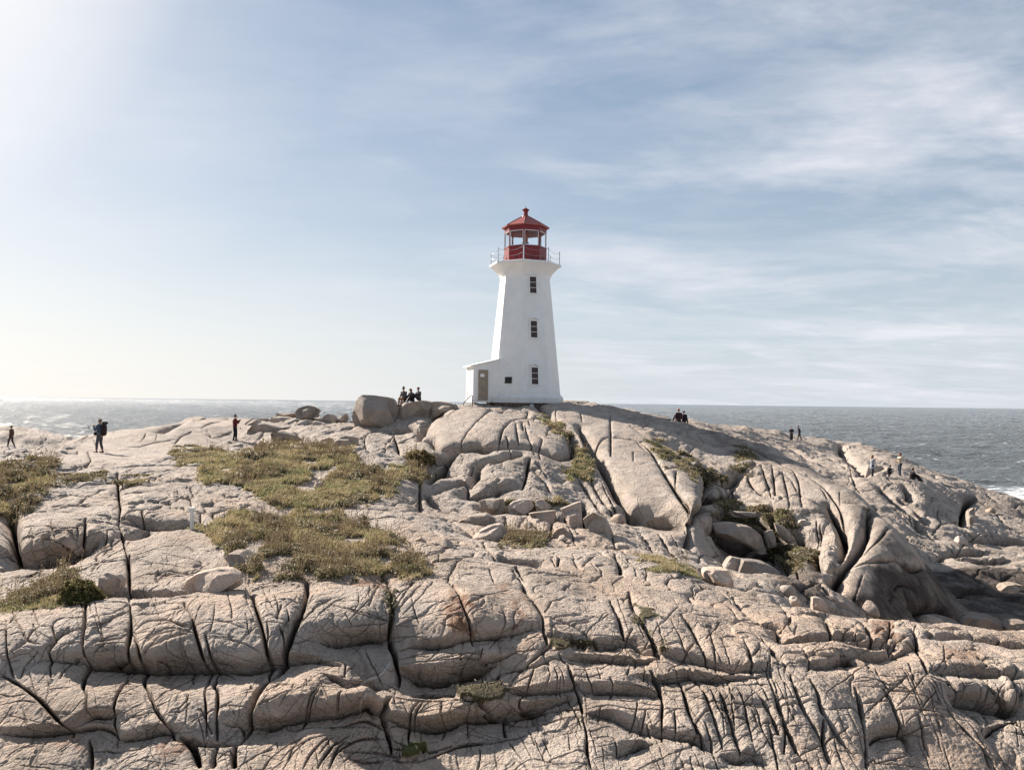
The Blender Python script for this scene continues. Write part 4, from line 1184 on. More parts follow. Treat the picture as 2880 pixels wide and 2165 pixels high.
# ---------------------------------------------------------------- plain materials
def mat(name, col, rough=0.6, metal=0.0, spec=0.4, var=0.0, vscale=3.0, bump=0.0, bscale=40.0, col2=None, trans=0.0, sss=0):
    m = bpy.data.materials.new(name); m.use_nodes = True; nt = m.node_tree; b = nt.nodes['Principled BSDF']
    b.inputs['Roughness'].default_value = rough; b.inputs['Metallic'].default_value = metal; b.inputs['Specular IOR Level'].default_value = spec
    tcn = nn(nt, 'ShaderNodeTexCoord')
    if var > 0 or col2:
        c2 = col2 if col2 else tuple(max(0, c * (1 - var)) for c in col)
        f = ramp(nt, noise(nt, tcn.outputs['Object'], vscale, 5, 0.6), [(0.38, 0), (0.65, 1)])
        nt.links.new(mixc(nt, f, tuple(col), tuple(c2)), b.inputs['Base Color'])
    else: b.inputs['Base Color'].default_value = (col[0], col[1], col[2], 1)
    if bump > 0:
        bp = nn(nt, 'ShaderNodeBump'); bp.inputs['Strength'].default_value = 0.6; bp.inputs['Distance'].default_value = bump
        nt.links.new(noise(nt, tcn.outputs['Object'], bscale, 4, 0.6), bp.inputs['Height']); nt.links.new(bp.outputs[0], b.inputs['Normal'])
    if trans: b.inputs['Transmission Weight'].default_value = trans; b.inputs['IOR'].default_value = 1.02
    return m
M_WHITE = mat('white_painted_concrete', (0.76, 0.76, 0.75), 0.7, var=0.07, vscale=1.3, bump=0.01, bscale=14)
M_RED = mat('red_paint', (0.20, 0.014, 0.016), 0.42, var=0.25, vscale=4)
M_ROOF = mat('weathered_red_roof', (0.34, 0.085, 0.065), 0.5, var=0.2, vscale=5)
M_DARK = mat('dark_window_board', (0.050, 0.028, 0.026), 0.5, var=0.2)
M_TAN = mat('tan_weathered_door', (0.30, 0.25, 0.19), 0.75, col2=(0.22, 0.18, 0.135), vscale=4, bump=0.004)
M_STEEL = mat('grey_galvanised_steel', (0.30, 0.31, 0.33), 0.5, 0.6)
M_RUSTY = mat('dark_steel_pipe', (0.06, 0.055, 0.055), 0.55, 0.4)
M_STONE = mat('dark_rubble_masonry', (0.085, 0.058, 0.045), 0.9, col2=(0.16, 0.12, 0.10), vscale=5, bump=0.05, bscale=6)
M_BRONZE = mat('dark_bronze_plaque', (0.03, 0.024, 0.022), 0.4, 0.5, var=0.3, vscale=20)
M_LENS = mat('pale_lens_housing', (0.42, 0.44, 0.45), 0.4)
M_LAMPRED = mat('faded_red_motor', (0.45, 0.14, 0.09), 0.6)
M_CEIL = mat('grey_lantern_ceiling', (0.36, 0.37, 0.34), 0.8, var=0.2)
M_GLASS = mat('lantern_glass', (0.95, 0.98, 1.0), 0.02, trans=1.0, spec=0.5)

def weather(m):
    nt = m.node_tree; b = nt.nodes['Principled BSDF']; geo = nn(nt, 'ShaderNodeTexCoord'); old = b.inputs['Base Color'].links[0].from_socket
    st = noise(nt, mapping(nt, geo.outputs['Object'], (3.2, 3.2, 0.22)), 1.0, 6, 0.65)
    c = mixc(nt, ramp(nt, st, [(0.50, 0), (0.72, 0.14)]), old, (0.42, 0.36, 0.30))
    sp = noise(nt, geo.outputs['Object'], 2.6, 7, 0.7); c = mixc(nt, ramp(nt, sp, [(0.60, 0), (0.66, 0.15)]), c, (0.50, 0.48, 0.45))
    z = nn(nt, 'ShaderNodeSeparateXYZ'); nt.links.new(geo.outputs['Object'], z.inputs[0])
    c = mixc(nt, math_n(nt, 'MULTIPLY', ramp(nt, z.outputs[2], [(0.0, 0.5), (0.9, 0.0)]), st), c, (0.30, 0.27, 0.23)); nt.links.new(c, b.inputs['Base Color'])
weather(M_WHITE)
def bm_obj(name, bm, m, parent=None, smooth=False, bevel=0):
    if bevel:
        bmesh.ops.bevel(bm, geom=[e for e in bm.edges], offset=bevel, segments=2, affect='EDGES', clamp_overlap=True)
    me = bpy.data.meshes.new(name); bm.normal_update(); bm.to_mesh(me); bm.free()
    if smooth:
        for p in me.polygons: p.use_smooth = True
    return linkobj(name, me, m, parent)
def ring(r, z, n=8, a0=0.0, cx=0.0, cy=0.0):
    return [Vector((cx + r * math.sin(a0 + 2 * math.pi * k / n), cy - r * math.cos(a0 + 2 * math.pi * k / n), z)) for k in range(n)]
def add_loft(bm, prof, n=8, a0=0.0, cap0=True, cap1=True, cx=0.0, cy=0.0):
    rs = [[bm.verts.new(v) for v in ring(r, z, n, a0, cx, cy)] for r, z in prof]
    for a, b in zip(rs[:-1], rs[1:]):
        for k in range(n): bm.faces.new((a[k], a[(k + 1) % n], b[(k + 1) % n], b[k]))
    if cap0: bm.faces.new(rs[0][::-1])
    if cap1: bm.faces.new(rs[-1])
def add_box(bm, c, s, M=None):
    vs_ = []
    for dx in (-.5, .5):
        for dy in (-.5, .5):
            for dz_ in (-.5, .5):
                v = Vector((c[0] + dx * s[0], c[1] + dy * s[1], c[2] + dz_ * s[2])); vs_.append(bm.verts.new(M @ v if M else v))
    for f in ((0, 1, 3, 2), (4, 6, 7, 5), (0, 4, 5, 1), (2, 3, 7, 6), (0, 2, 6, 4), (1, 5, 7, 3)): bm.faces.new([vs_[i] for i in f])
def add_prism(bm, pts, M, d0, d1):
    """pts in local x,z ; extruded along local y from d0 to d1"""
    a = [bm.verts.new(M @ Vector((x, d0, z))) for x, z in pts]; b = [bm.verts.new(M @ Vector((x, d1, z))) for x, z in pts]
    bm.faces.new(a); bm.faces.new(b[::-1]); n = len(pts)
    for k in range(n): bm.faces.new((a[k], b[k], b[(k + 1) % n], a[(k + 1) % n]))
def add_tube(bm, pts, r, n=8):
    pts = [Vector(p) for p in pts]; prev = None
    for i, p in enumerate(pts):
        t = (pts[min(i + 1, len(pts) - 1)] - pts[max(i - 1, 0)]).normalized()
        a = t.cross(Vector((0, 0, 1)) if abs(t.z) < 0.95 else Vector((1, 0, 0))).normalized(); b = t.cross(a)
        rr = r[i] if isinstance(r, (list, tuple)) else r
        rg = [bm.verts.new(p + rr * (math.cos(2 * math.pi * k / n) * a + math.sin(2 * math.pi * k / n) * b)) for k in range(n)]
        if prev:
            for k in range(n): bm.faces.new((prev[k], prev[(k + 1) % n], rg[(k + 1) % n], rg[k]))
        else: bm.faces.new(rg[::-1])
        prev = rg
    bm.faces.new(prev)

# ---------------------------------------------------------------- lighthouse
LY = 60.0; lb = at(1131, 869.5, LY); A0 = math.radians(-5.0)     # one corner of the octagon points almost at us
LH = thing('lighthouse', 'tall white octagonal lighthouse with red lantern standing on the granite hill', 'lighthouse', (lb.x, lb.y, lb.z))
def sh_r(z): return 2.80 - (2.80 - 1.87) * (z - 0.0) / 9.2
bm = bmesh.new()
prof = [(2.97, -0.02), (2.97, 0.36), (sh_r(0.62), 0.64)] + [(sh_r(z), z) for z in (2.5, 5.0, 7.2, 8.6)]
prof += [(1.87, 9.15), (1.90, 9.30), (1.98, 9.48), (2.12, 9.68), (2.32, 9.88), (2.50, 10.04), (2.60, 10.12), (2.66, 10.15)]
add_loft(bm, prof, 8, A0)
bm_obj('tower', bm, M_WHITE, LH)
bm = bmesh.new(); add_loft(bm, [(2.72, 10.152), (2.72, 10.29), (2.64, 10.32)], 8, A0)
bm_obj('gallery_deck', bm, M_WHITE, LH, bevel=0.008)
bm = bmesh.new()
add_loft(bm, [(2.86, -1.5), (2.83, -0.022)], 8, A0); bm_obj('foundation', bm, M_STONE, LH)
# the faces: a matrix with local x along the face, local y pointing out of it
def face_m(i, z):
    """face between corner i and i+1"""
    a = A0 + math.radians(45 * i + 22.5); ap = math.cos(math.radians(22.5)); n = Vector((math.sin(a), -math.cos(a), 0)); tx = Vector((math.cos(a), math.sin(a), 0))
    sl = (2.80 - 1.87) / 9.2 * ap; n2 = Vector((n.x, n.y, sl)).normalized(); up = n2.cross(tx) * -1
    if up.z < 0: up = -up
    o = n * (sh_r(z) * ap) + Vector((0, 0, z))
    return Matrix(((tx.x, n2.x, up.x, o.x), (tx.y, n2.y, up.y, o.y), (tx.z, n2.z, up.z, o.z), (0, 0, 0, 1)))
for zc in (8.58, 5.32, 1.93):
    M = face_m(0, zc); xo = 0.02
    fr = bmesh.new(); w, h = 0.25, 0.60
    add_box(fr, (xo - w - .045, .03, 0), (.09, .10, 2 * h + .02), M); add_box(fr, (xo + w + .045, .03, 0), (.09, .10, 2 * h + .02), M)
    add_box(fr, (xo, .03, h + .055), (2 * w + .182, .104, .09), M); add_box(fr, (xo, .05, -h - .06), (2 * w + .26, .16, .08), M)
    fr_o = bm_obj('window', fr, M_WHITE, LH)
    p = bmesh.new(); add_box(p, (xo, .006, 0), (2 * w - .003, .02, 2 * h), M); bm_obj('board', p, M_DARK, fr_o)
    for q in (-h / 3, h / 3):
        g = bmesh.new(); add_box(g, (xo, .03, q), (2 * w - .006, .024, .03), M); bm_obj('glazing_bar', g, M_WHITE, fr_o)
    hd = bmesh.new(); add_prism(hd, [(xo - .42, h + .105), (xo - .42, h + .16), (xo, h + .34), (xo + .42, h + .16), (xo + .42, h + .105), (xo + .30, h + .103), (xo, h + .23), (xo - .30, h + .103)], M, -.02, .17)
    bm_obj('hood', hd, M_WHITE, fr_o)
M = face_m(7, 1.6)
bm = bmesh.new(); add_box(bm, (0.0, .02, 0), (.66, .05, .56), M); pf = bm_obj('plaque', bm, M_WHITE, LH)
bm = bmesh.new(); add_box(bm, (0.0, .052, 0), (.56, .03, .47), M); bm_obj('plaque_plate', bm, M_BRONZE, pf)
# lantern
bm = bmesh.new(); add_loft(bm, [(1.60, 10.321), (1.60, 11.50), (1.64, 11.505), (1.64, 11.56), (1.56, 11.57)], 8, A0)
bm_obj('lantern_wall', bm, M_RED, LH)
bm = bmesh.new(); add_loft(bm, [(1.585, 12.70), (1.585, 13.10)], 8, A0, True, False); bm_obj('lantern_frieze', bm, M_RED, LH)
for k in range(8):
    bm = bmesh.new(); p = ring(1.535, 0, 8, A0)[k]; Mr = Matrix.Translation(p) @ Matrix.Rotation(A0 + math.radians(45 * k), 4, 'Z')
    add_box(bm, (0, 0, 12.135), (.085, .085, 1.13), Mr); bm_obj('mullion', bm, M_RED, LH)
for k in range(8):
    a = A0 + math.radians(45 * k + 22.5); R_ = 1.535 * math.cos(math.radians(22.5)); w = 2 * 1.535 * math.sin(math.radians(22.5)) - 0.09
    Mf = Matrix.Translation((R_ * math.sin(a), -R_ * math.cos(a), 12.135)) @ Matrix.Rotation(a, 4, 'Z')
    bm = bmesh.new()
    for sx in (-1, 1): add_box(bm, (sx * (w / 2 - .02), 0, 0), (.04, .05, 1.12), Mf)
    for sz in (-1, 1): add_box(bm, (0, 0, sz * .54), (w - .082, .05, .04), Mf)
    so = bm_obj('lantern_window', bm, M_WHITE, LH)
    bm = bmesh.new(); add_box(bm, (0, 0, 0), (w - .085, .008, 1.035), Mf); bm_obj('pane', bm, M_GLASS, so)
    # round vent with a rim in the red wall below
    R2 = 1.60 * math.cos(math.radians(22.5))
    bm = bmesh.new(); Mv = Matrix.Translation((R2 * math.sin(a), -R2 * math.cos(a), 10.72)) @ Matrix.Rotation(a, 4, 'Z') @ Matrix.Rotation(math.pi / 2, 4, 'X')
    add_loft(bm, [(.055, -.01), (.055, .02), (.07, .03), (.07, .05)], 12)
    for v in bm.verts: v.co = Mv @ v.co
    bm_obj('vent', bm, M_DARK, LH)
bm = bmesh.new(); add_loft(bm, [(1.50, 12.74), (1.50, 12.75)], 8, A0); bm_obj('lantern_ceiling', bm, M_CEIL, LH)
bm = bmesh.new(); add_loft(bm, [(1.78, 13.04), (1.80, 13.10), (1.10, 13.52), (0.36, 13.93)], 8, A0)
ro = bm_obj('roof', bm, M_ROOF, LH)
for k in range(8):
    bm = bmesh.new(); add_tube(bm, [ring(1.80, 13.11, 8, A0)[k], ring(1.10, 13.535, 8, A0)[k], ring(.36, 13.94, 8, A0)[k]], .022, 6); bm_obj('roof_rib', bm, M_RED, ro)
bm = bmesh.new(); add_loft(bm, [(.33, 13.92), (.30, 13.99), (.17, 14.06), (.17, 14.38), (.26, 14.44), (.28, 14.49), (.15, 14.57), (.02, 14.66)], 16)
vc = bm_obj('ventilator', bm, M_RED, LH, smooth=False)
bm = bmesh.new(); add_tube(bm, [(0, 0, 14.6), (0, 0, 14.86)], [.022, .008], 6); bm_obj('finial_spike', bm, M_RUSTY, vc)
bm = bmesh.new(); add_tube(bm, [(0, 0, 11.5), (0, 0, 11.8)], .24, 14); add_loft(bm, [(.62, 11.74), (.42, 11.82), (.16, 11.90), (.16, 11.94), (.30, 11.99), (.16, 12.04)], 16)
bm_obj('lamp_stand', bm, M_LENS, LH)
bm = bmesh.new(); add_loft(bm, [(.15, 12.04), (.17, 12.10), (.17, 12.50), (.11, 12.74)], 14); bm_obj('lamp', bm, M_LAMPRED, LH)
# white pole against the lantern and the gallery railing
bm = bmesh.new(); p = ring(1.66, 0, 8, A0)[0]; add_tube(bm, [(p.x, p.y, 10.31), (p.x, p.y, 11.52)], .045, 8); bm_obj('drain_pipe', bm, M_WHITE, LH)
posts = ring(2.58, 0, 8, A0)
bm0 = None
for k in range(8):
    bm = bmesh.new(); p = posts[k]
    if k == 0: continue
    add_tube(bm, [(p.x, p.y, 10.30), (p.x, p.y, 11.33)], .024, 8); add_box(bm, (p.x, p.y, 10.33), (.12, .12, .03))
    bm_obj('railing_post', bm, M_STEEL, LH)
for k in range(8):
    a, b = posts[k], posts[(k + 1) % 8]; bm = bmesh.new()
    for zt, sg in ((11.24, .22), (10.82, .20)):
        add_tube(bm, [(a.x + (b.x - a.x) * t / 12, a.y + (b.y - a.y) * t / 12, zt - sg * (1 - (2 * t / 12 - 1) ** 2)) for t in range(13)], .010, 5)
    bm_obj('railing_chain', bm, M_STEEL, LH)
# vestibule: built against the left face
a = A0 + math.radians(-45 * 2 + 22.5 + 0)   # face 6
a = A0 + math.radians(45 * 6 + 22.5)
nvec = Vector((math.sin(a), -math.cos(a), 0)); tvec = Vector((math.cos(a), math.sin(a), 0))
Mv = Matrix(((tvec.x, nvec.x, 0, 0), (tvec.y, nvec.y, 0, 0), (0, 0, 1, 0), (0, 0, 0, 1)))   # local x along face, y outward
ap = 2.80 * math.cos(math.radians(22.5)); y0, y1 = ap - .55, ap + 1.60; hw = 1.02
SHX = hw                                          # the door side is the one turned to the camera (+x)
bm = bmesh.new()
vsb = {}
for i, (x, y, z) in enumerate([(-hw, y0, 0), (hw, y0, 0), (hw, y1, 0), (-hw, y1, 0), (-hw, y0, 3.13), (hw, y0, 3.13), (hw, y1, 2.60), (-hw, y1, 2.60)]): vsb[i] = bm.verts.new(Mv @ Vector((x, y, z)))
for f in ((0, 3, 2, 1), (4, 5, 6, 7), (0, 1, 5, 4), (1, 2, 6, 5), (2, 3, 7, 6), (3, 0, 4, 7)): bm.faces.new([vsb[i] for i in f])
pr = bm_obj('porch', bm, M_WHITE, LH)
bm = bmesh.new(); e = .12
P8 = [(-hw - e, y0, 3.135), (hw + e, y0, 3.135), (hw + e, y1 + .22, 2.553), (-hw - e, y1 + .22, 2.553)]
a_ = [bm.verts.new(Mv @ Vector(p)) for p in P8]; b_ = [bm.verts.new(Mv @ Vector((p[0], p[1], p[2] + .09))) for p in P8]
bm.faces.new(a_[::-1]); bm.faces.new(b_)
for k in range(4): bm.faces.new((a_[k], a_[(k + 1) % 4], b_[(k + 1) % 4], b_[k]))
bm_obj('porch_roof', bm, M_WHITE, pr)
bm = bmesh.new(); add_box(bm, (hw + .012, y1 - .16, 1.2), (.05, .22, 2.3), Mv); add_box(bm, (0, y1 + .015, 0.1), (2 * hw + .03, .05, .2), Mv)
add_box(bm, (-.55, y1 + .015, 1.25), (.12, .04, 2.2), Mv); bm_obj('porch_trim', bm, M_WHITE, pr)
yd = y1 - .74; Md = Mv
bm = bmesh.new(); add_box(bm, (hw + .008, yd, 1.26), (.06, .86, 2.36), Md); df = bm_obj('door_frame', bm, M_WHITE, pr)
bm = bmesh.new(); add_box(bm, (hw + .035, yd, 1.23), (.05, .74, 2.22), Md); dd = bm_obj('door', bm, M_TAN, LH)
dd['label'] = 'tan weathered plywood door with a white notice'
bm = bmesh.new(); add_box(bm, (hw + .066, yd + .08, 1.93), (.016, .30, .22), Md); bm_obj('notice', bm, M_WHITE, dd)
bm = bmesh.new(); add_tube(bm, [Md @ Vector((hw + .06, yd - .30, 1.15)), Md @ Vector((hw + .12, yd - .30, 1.15)), Md @ Vector((hw + .12, yd - .22, 1.15))], .02, 6); bm_obj('handle', bm, M_STEEL, dd)
bm = bmesh.new(); add_box(bm, (hw + .12, yd, .05), (.3, .9, .12), Mv); bm_obj('door_step', bm, M_WHITE, pr)
# meter box on the foundation
g = at(1148.5, 877, LY - 2.55) - lb
bm = bmesh.new(); add_box(bm, (g.x, g.y - .04, g.z), (.30, .14, .27)); mb = bm_obj('meter_box', bm, M_LENS, LH)
bm = bmesh.new(); add_box(bm, (g.x, g.y - .12, g.z + .01), (.2, .03, .17)); add_tube(bm, [(g.x + .19, g.y - .02, g.z), (g.x + .19, g.y - .02, g.z - .5)], .025, 6); bm_obj('meter_cover', bm, M_WHITE, mb)
# pipe handrail by the door
hb = at(1020, 880, 56.4); 
hr = thing('handrail', 'bent dark steel pipe handrail in front of the lighthouse door', 'handrail', hb)
p0 = at(1001.5, 881, 56.6) - hb; p1 = at(1002, 869.5, 56.6) - hb; p2 = at(1019.5, 852.5, 56.4) - hb; p3_ = at(1020.5, 882, 56.4) - hb
bm = bmesh.new(); add_tube(bm, [p0 - Vector((0, 0, .3)), p1, p1 + (p2 - p1) * .06, p2 - (p2 - p1) * .06, p2 + Vector((.03, 0, -.04)), p3_ - Vector((0, 0, .3))], .032, 8); bm_obj('rail', bm, M_RUSTY, hr)
# low stones packed under the plinth
# ---------------------------------------------------------------- loose boulders, each its own thing
MB1 = granite('granite_boulder'); MB2 = granite('granite_pale_boulder', tint=(1.25, 1.25, 1.27), seed=3.0); MB3 = granite('granite_warm_boulder', tint=(1.04, 0.97, 0.90), seed=7.0)
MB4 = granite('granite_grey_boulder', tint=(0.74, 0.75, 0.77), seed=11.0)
import zlib
def boulder(label, z, pts, Y, depth, m=None, group=None, cat='boulder', sq=3.0, bumpy=0.03, ledge=0.0, name='boulder', seed=None):
    """a rounded block whose silhouette from the path is pts; depth is its thickness in metres"""
    m = m or MB1
    P = zpts(z, pts.split()); P = smooth_closed(P)
    pw = [at(px, py, Y) for px, py in P]; cx_ = sum(p.x for p in pw) / len(pw); cz_ = sum(p.z for p in pw) / len(pw)
    out = np.array([[p.x - cx_, p.z - cz_] for p in pw]); n = len(out)
    K = 26; seed = zlib.crc32(label.encode()) % 97 if seed is None else seed
    rr = np.random.RandomState(seed); Vv = []
    shx, shz = rr.normal(0, .10, 2)
    for k in range(K + 1):
        t = -1 + 2 * k / K; tt = math.copysign(abs(math.sin(t * math.pi / 2)), t)
        s = max(0.0, 1 - abs(tt) ** sq) ** (1 / sq)
        for i in range(n):
            Vv.append((out[i, 0] * s + shx * tt * depth * .5 * (1 - s * 0), tt * depth * .5, out[i, 1] * (0.25 + 0.75 * s) * 1.0 if out[i, 1] < 0 else out[i, 1] * s))
    Vv = np.array(Vv); size = max(out[:, 0].ptp(), out[:, 1].ptp())
    x, y, zz = Vv.T; f = 2.2 / size
    nx_ = x / size * 2; ny_ = y / max(depth, .1) * 2; nz_ = zz / size * 2; l = np.sqrt(nx_**2 + ny_**2 + nz_**2) + 1e-6
    d = size * (bumpy * fbm(x * f + y * f * .7 + seed, zz * f - y * f * .6, 4, 5) + bumpy * .35 * fbm((x + y) * f * 4, (zz - y) * f * 4 + seed, 3, 9))
    # flat broken facets
    for q in range(12):
        nv = rr.normal(size=3); nv[1] = -abs(nv[1]); nv /= np.linalg.norm(nv); pr_ = Vv @ nv; lim = pr_.max() * rr.uniform(0.60, 0.86)
        ex_ = np.maximum(pr_ - lim, 0)[:, None]; sc_ = 0.92
        keep = (np.abs(y) > 0.12 * depth)[:, None]; Vv = Vv - nv * ex_ * sc_ * keep
    Vv = Vv + np.stack([nx_ / l, ny_ / l, nz_ / l], -1) * d[:, None]
    Fq = []
    for k in range(K):
        for i in range(n): Fq.append((k * n + i, k * n + (i + 1) % n, (k + 1) * n + (i + 1) % n, (k + 1) * n + i))
    me = np_mesh(name, Vv, np.array(Fq)[:, ::-1])
    me.set_sharp_from_angle(angle=math.radians(24))
    o = linkobj(name, me, m, loc=(cx_, Y + depth * 0.15, cz_)); tag(o, label, cat, group); return o
def smooth_closed(P, per=None):
    n = len(P); out = []
    for i in range(n):
        a, b, c, d = P[i - 1], P[i], P[(i + 1) % n], P[(i + 2) % n]; L = math.hypot(c[0] - b[0], c[1] - b[1]); m = 6
        for k in range(m):
            t = k / m
            cr = [0.5 * (2 * b[j] + (c[j] - a[j]) * t + (2 * a[j] - 5 * b[j] + 4 * c[j] - d[j]) * t * t + (-a[j] + 3 * b[j] - 3 * c[j] + d[j]) * t ** 3) for j in (0, 1)]
            ln = [b[j] + (c[j] - b[j]) * t for j in (0, 1)]
            out.append(tuple(0.25 * cr[j] + 0.75 * ln[j] for j in (0, 1)))
    return out
SK = 'boulders heaped along the left skyline'; RB = 'loose blocks below the lighthouse hill'; VG = 'boulders half buried in the grass'
boulder('huge square shouldered grey boulder on the skyline left of the seated trio', 'G', '370,327 520,333 700,350 900,382 960,430 990,500 1050,560 1030,700 1000,880 700,960 330,980 250,920 200,800 200,700 230,560 260,460 300,380', 52.5, 3.6, granite('granite_huge_boulder', tint=(0.82, 0.84, 0.86), seed=2.0), SK, bumpy=0.012, sq=7, seed=4)
boulder('rounded boulder under the three seated people, pale face toward the path', 'G', '1090,450 1250,470 1380,440 1480,430 1600,445 1650,480 1610,640 1520,800 1300,860 1150,870 990,900 1010,700 1040,620 1060,560', 52.8, 3.0, MB1, SK, bumpy=0.02, sq=4)
boulder('low wedge shaped boulder between the seated trio and the lighthouse porch', 'G', '1535,790 1530,740 1600,620 1640,500 1680,455 1800,445 1920,460 2060,500 2110,570 2120,600 1900,670 1720,760 1600,830', 53.0, 2.2, MB3, SK, bumpy=0.02)
boulder('perched angular grey boulder, topmost rock of the left skyline heap', 'H', '1410,230 1440,190 1500,155 1620,128 1700,135 1770,160 1830,210 1810,270 1790,330 1600,365 1420,355', 57.0, 1.7, MB4, SK, bumpy=0.03)
boulder('thin split grey slab standing on edge above the grass', 'H', '980,620 1010,585 1060,562 1180,568 1260,590 1400,630 1460,680 1530,725 1500,790 1100,800 1020,770', 49, 0.9, MB4, SK, bumpy=0.015, sq=5)
boulder('broad dome shaped boulder right of the man in the red sweater', 'H', '560,610 570,560 640,470 700,420 800,400 950,430 1060,455 1200,490 1400,520 1430,560 1200,610 900,640 600,640', 55, 2.6, MB1, SK)
boulder('long flat topped boulder below left of the perched rock', 'H', '960,400 1000,325 1100,308 1240,325 1350,350 1400,430 1430,540 1300,540 1200,490 1000,450', 57.5, 2.0, MB1, SK)
boulder('boulder leaning below the perched rock with a ribbed left side', 'H', '1410,480 1430,430 1500,390 1600,368 1700,400 1720,470 1640,560 1480,590 1430,560', 55.5, 1.5, MB1, SK)
boulder('squat block beneath the right end of the perched rock', 'H', '1640,440 1680,405 1780,395 1860,420 1960,470 2010,500 1900,550 1700,530 1650,500', 55.2, 1.5, MB1, SK)
boulder('tall rounded boulder at the right end of the skyline heap', 'H', '1880,340 1950,282 2030,280 2080,330 2110,400 2100,470 2010,520 1950,470 1890,400', 56.5, 1.5, MB1, SK)
boulder('small round rock tucked in front of the ribbed boulder', 'H', '1530,590 1560,520 1620,490 1700,495 1730,530 1680,590 1560,610', 53.8, 0.8, MB1, SK)
boulder('low broken ridge rock seen behind the flat topped boulder', 'H', '1070,300 1110,260 1200,275 1300,252 1410,255 1430,340 1200,350', 60, 1.0, MB3, SK)
boulder('rounded rock on the skyline just left of the huge boulder', 'H', '2090,400 2130,340 2212,290 2300,270 2330,360 2250,440 2120,440', 57, 1.3, MB1, SK)
boulder('low skyline rock between the red sweater man and the dome boulder', 'H', '500,480 560,410 680,350 850,345 980,365 900,420 700,420 560,560 510,560', 58, 1.2, MB1, SK)
boulder('pale lichen covered boulder, right one of two in the grass edge', 'H', '1395,980 1450,930 1560,880 1660,850 1760,860 1820,900 1840,1000 1700,1040 1450,1040', 42.5, 1.3, MB2, VG)
boulder('pale jagged boulder, left one of two in the grass edge', 'H', '770,1040 850,970 950,910 1050,895 1140,930 1140,1010 1050,1090 850,1110', 41, 1.1, MB2, VG)
boulder('small pinkish rock beside a dark notch above the grass', 'H', '1845,780 1870,720 1950,675 2030,690 2045,750 1980,830 1870,830', 47, 0.9, MB3, VG)
boulder('blocky flat faced boulder at the foot of the rubble left of the hill', 'B', '30,400 60,350 100,320 165,292 235,300 242,400 200,430 60,430', 45, 1.6, MB1, VG, sq=4.5, bumpy=0.02)
boulder('pale pyramid shaped rock lying in the gully beside dry grass', 'B', '990,960 1030,915 1090,880 1170,862 1212,900 1218,990 1150,1010 1010,1000', 27.0, 1.0, MB2, RB, bumpy=0.03, sq=3.5)
boulder('square grey block behind the pale pyramid shaped rock', 'B', '880,860 930,830 990,808 1080,793 1138,830 1130,890 1050,910 1010,960 930,930', 30, 1.3, MB1, RB)
boulder('flat topped block, middle of the row on the mossy shelf', 'B', '1215,750 1250,720 1300,706 1365,703 1385,750 1350,790 1290,812 1230,795', 33, 1.0, MB2, RB)
boulder('small pointed block, right end of the row on the mossy shelf', 'B', '1400,712 1445,702 1505,752 1440,785 1403,775', 33, .8, MB2, RB)
boulder('long low block, left end of the row on the mossy shelf', 'B', '1030,715 1090,702 1190,698 1195,750 1170,800 1080,790 1040,760', 33.3, 1.0, MB1, RB)
boulder('elongated smooth pale boulder lying along the ledge at left', 'D', '1175,225 1200,170 1270,125 1400,95 1490,98 1545,130 1555,200 1480,240 1380,270 1230,275', 17.3, 1.0, MB2, RB, bumpy=0.012, sq=2.6)
boulder('upright pale rock beside the round green bush', 'D', '635,190 655,140 690,118 750,135 785,170 770,230 735,300 640,290 625,240', 17.9, .6, MB2, RB)
boulder('layered white quartz boulder at the edge of the grassy strip', 'F', '368,110 380,92 440,86 510,92 535,130 545,190 470,185 400,160 375,140', 23.0, 1.2, granite('white_quartz_boulder', tint=(1.6, 1.6, 1.62), seed=5), RB)
boulder('small square pale block on the crest of the jointed bench', 'F', '997,250 1030,248 1062,262 1088,312 1085,330 1000,325', 21.2, .5, MB2, RB, sq=5, bumpy=0.02)
boulder('tiny wedge of rock left of the square block on the bench crest', 'F', '868,262 880,242 905,245 935,282 925,300 875,290', 21.4, .35, MB2, RB)
boulder('pale rounded block among the dark hollow grass', 'C', '912,765 930,745 962,742 998,770 985,810 940,812', 36, .8, MB2, RB)
boulder('flat pale slab on the shelf of the dark hollow', 'C', '520,700 560,694 640,698 692,704 690,722 600,730 530,724', 36, .8, MB4, RB)
boulder('small split rock where the lower grass meets the bench', 'B', '600,1035 612,975 650,950 700,985 690,1035 650,1050', 23.2, .6, MB1, RB)
boulder('angular brown block wedged under the upright rocks in the rubble', 'B', '1500,960 1530,900 1580,885 1625,930 1630,1000 1560,1010', 28, .9, MB3, RB)
boulder('flat grey slab sloping into the lower grass', 'A', '1450,1090 1470,1060 1540,1060 1620,1120 1680,1175 1620,1215 1560,1240 1520,1180', 19.6, 1.6, MB1, RB, bumpy=0.01, sq=5)
boulder('small pale square stone resting near the white marker post', 'A', '885,930 895,918 935,920 962,932 930,950 895,948', 24.5, .3, MB2, RB)
boulder('grey rock nose jutting toward the sea at the far right', 'C', '1900,690 1925,672 1935,700 1925,760 1905,790 1895,740', 47, .8, MB1, RB)
DH = 'dark boulders in the shaded gully'
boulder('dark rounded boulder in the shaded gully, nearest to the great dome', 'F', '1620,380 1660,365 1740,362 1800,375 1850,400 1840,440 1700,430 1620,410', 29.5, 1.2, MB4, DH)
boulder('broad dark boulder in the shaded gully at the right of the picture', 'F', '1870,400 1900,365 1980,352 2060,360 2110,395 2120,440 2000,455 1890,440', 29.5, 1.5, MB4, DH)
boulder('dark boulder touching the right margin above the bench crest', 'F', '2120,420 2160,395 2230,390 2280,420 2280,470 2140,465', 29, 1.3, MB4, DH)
boulder('brown lit boulder resting on the far side of the shaded gully', 'F', '2085,210 2120,180 2170,172 2212,180 2240,230 2200,245 2120,240', 41, 1.6, MB3, DH)
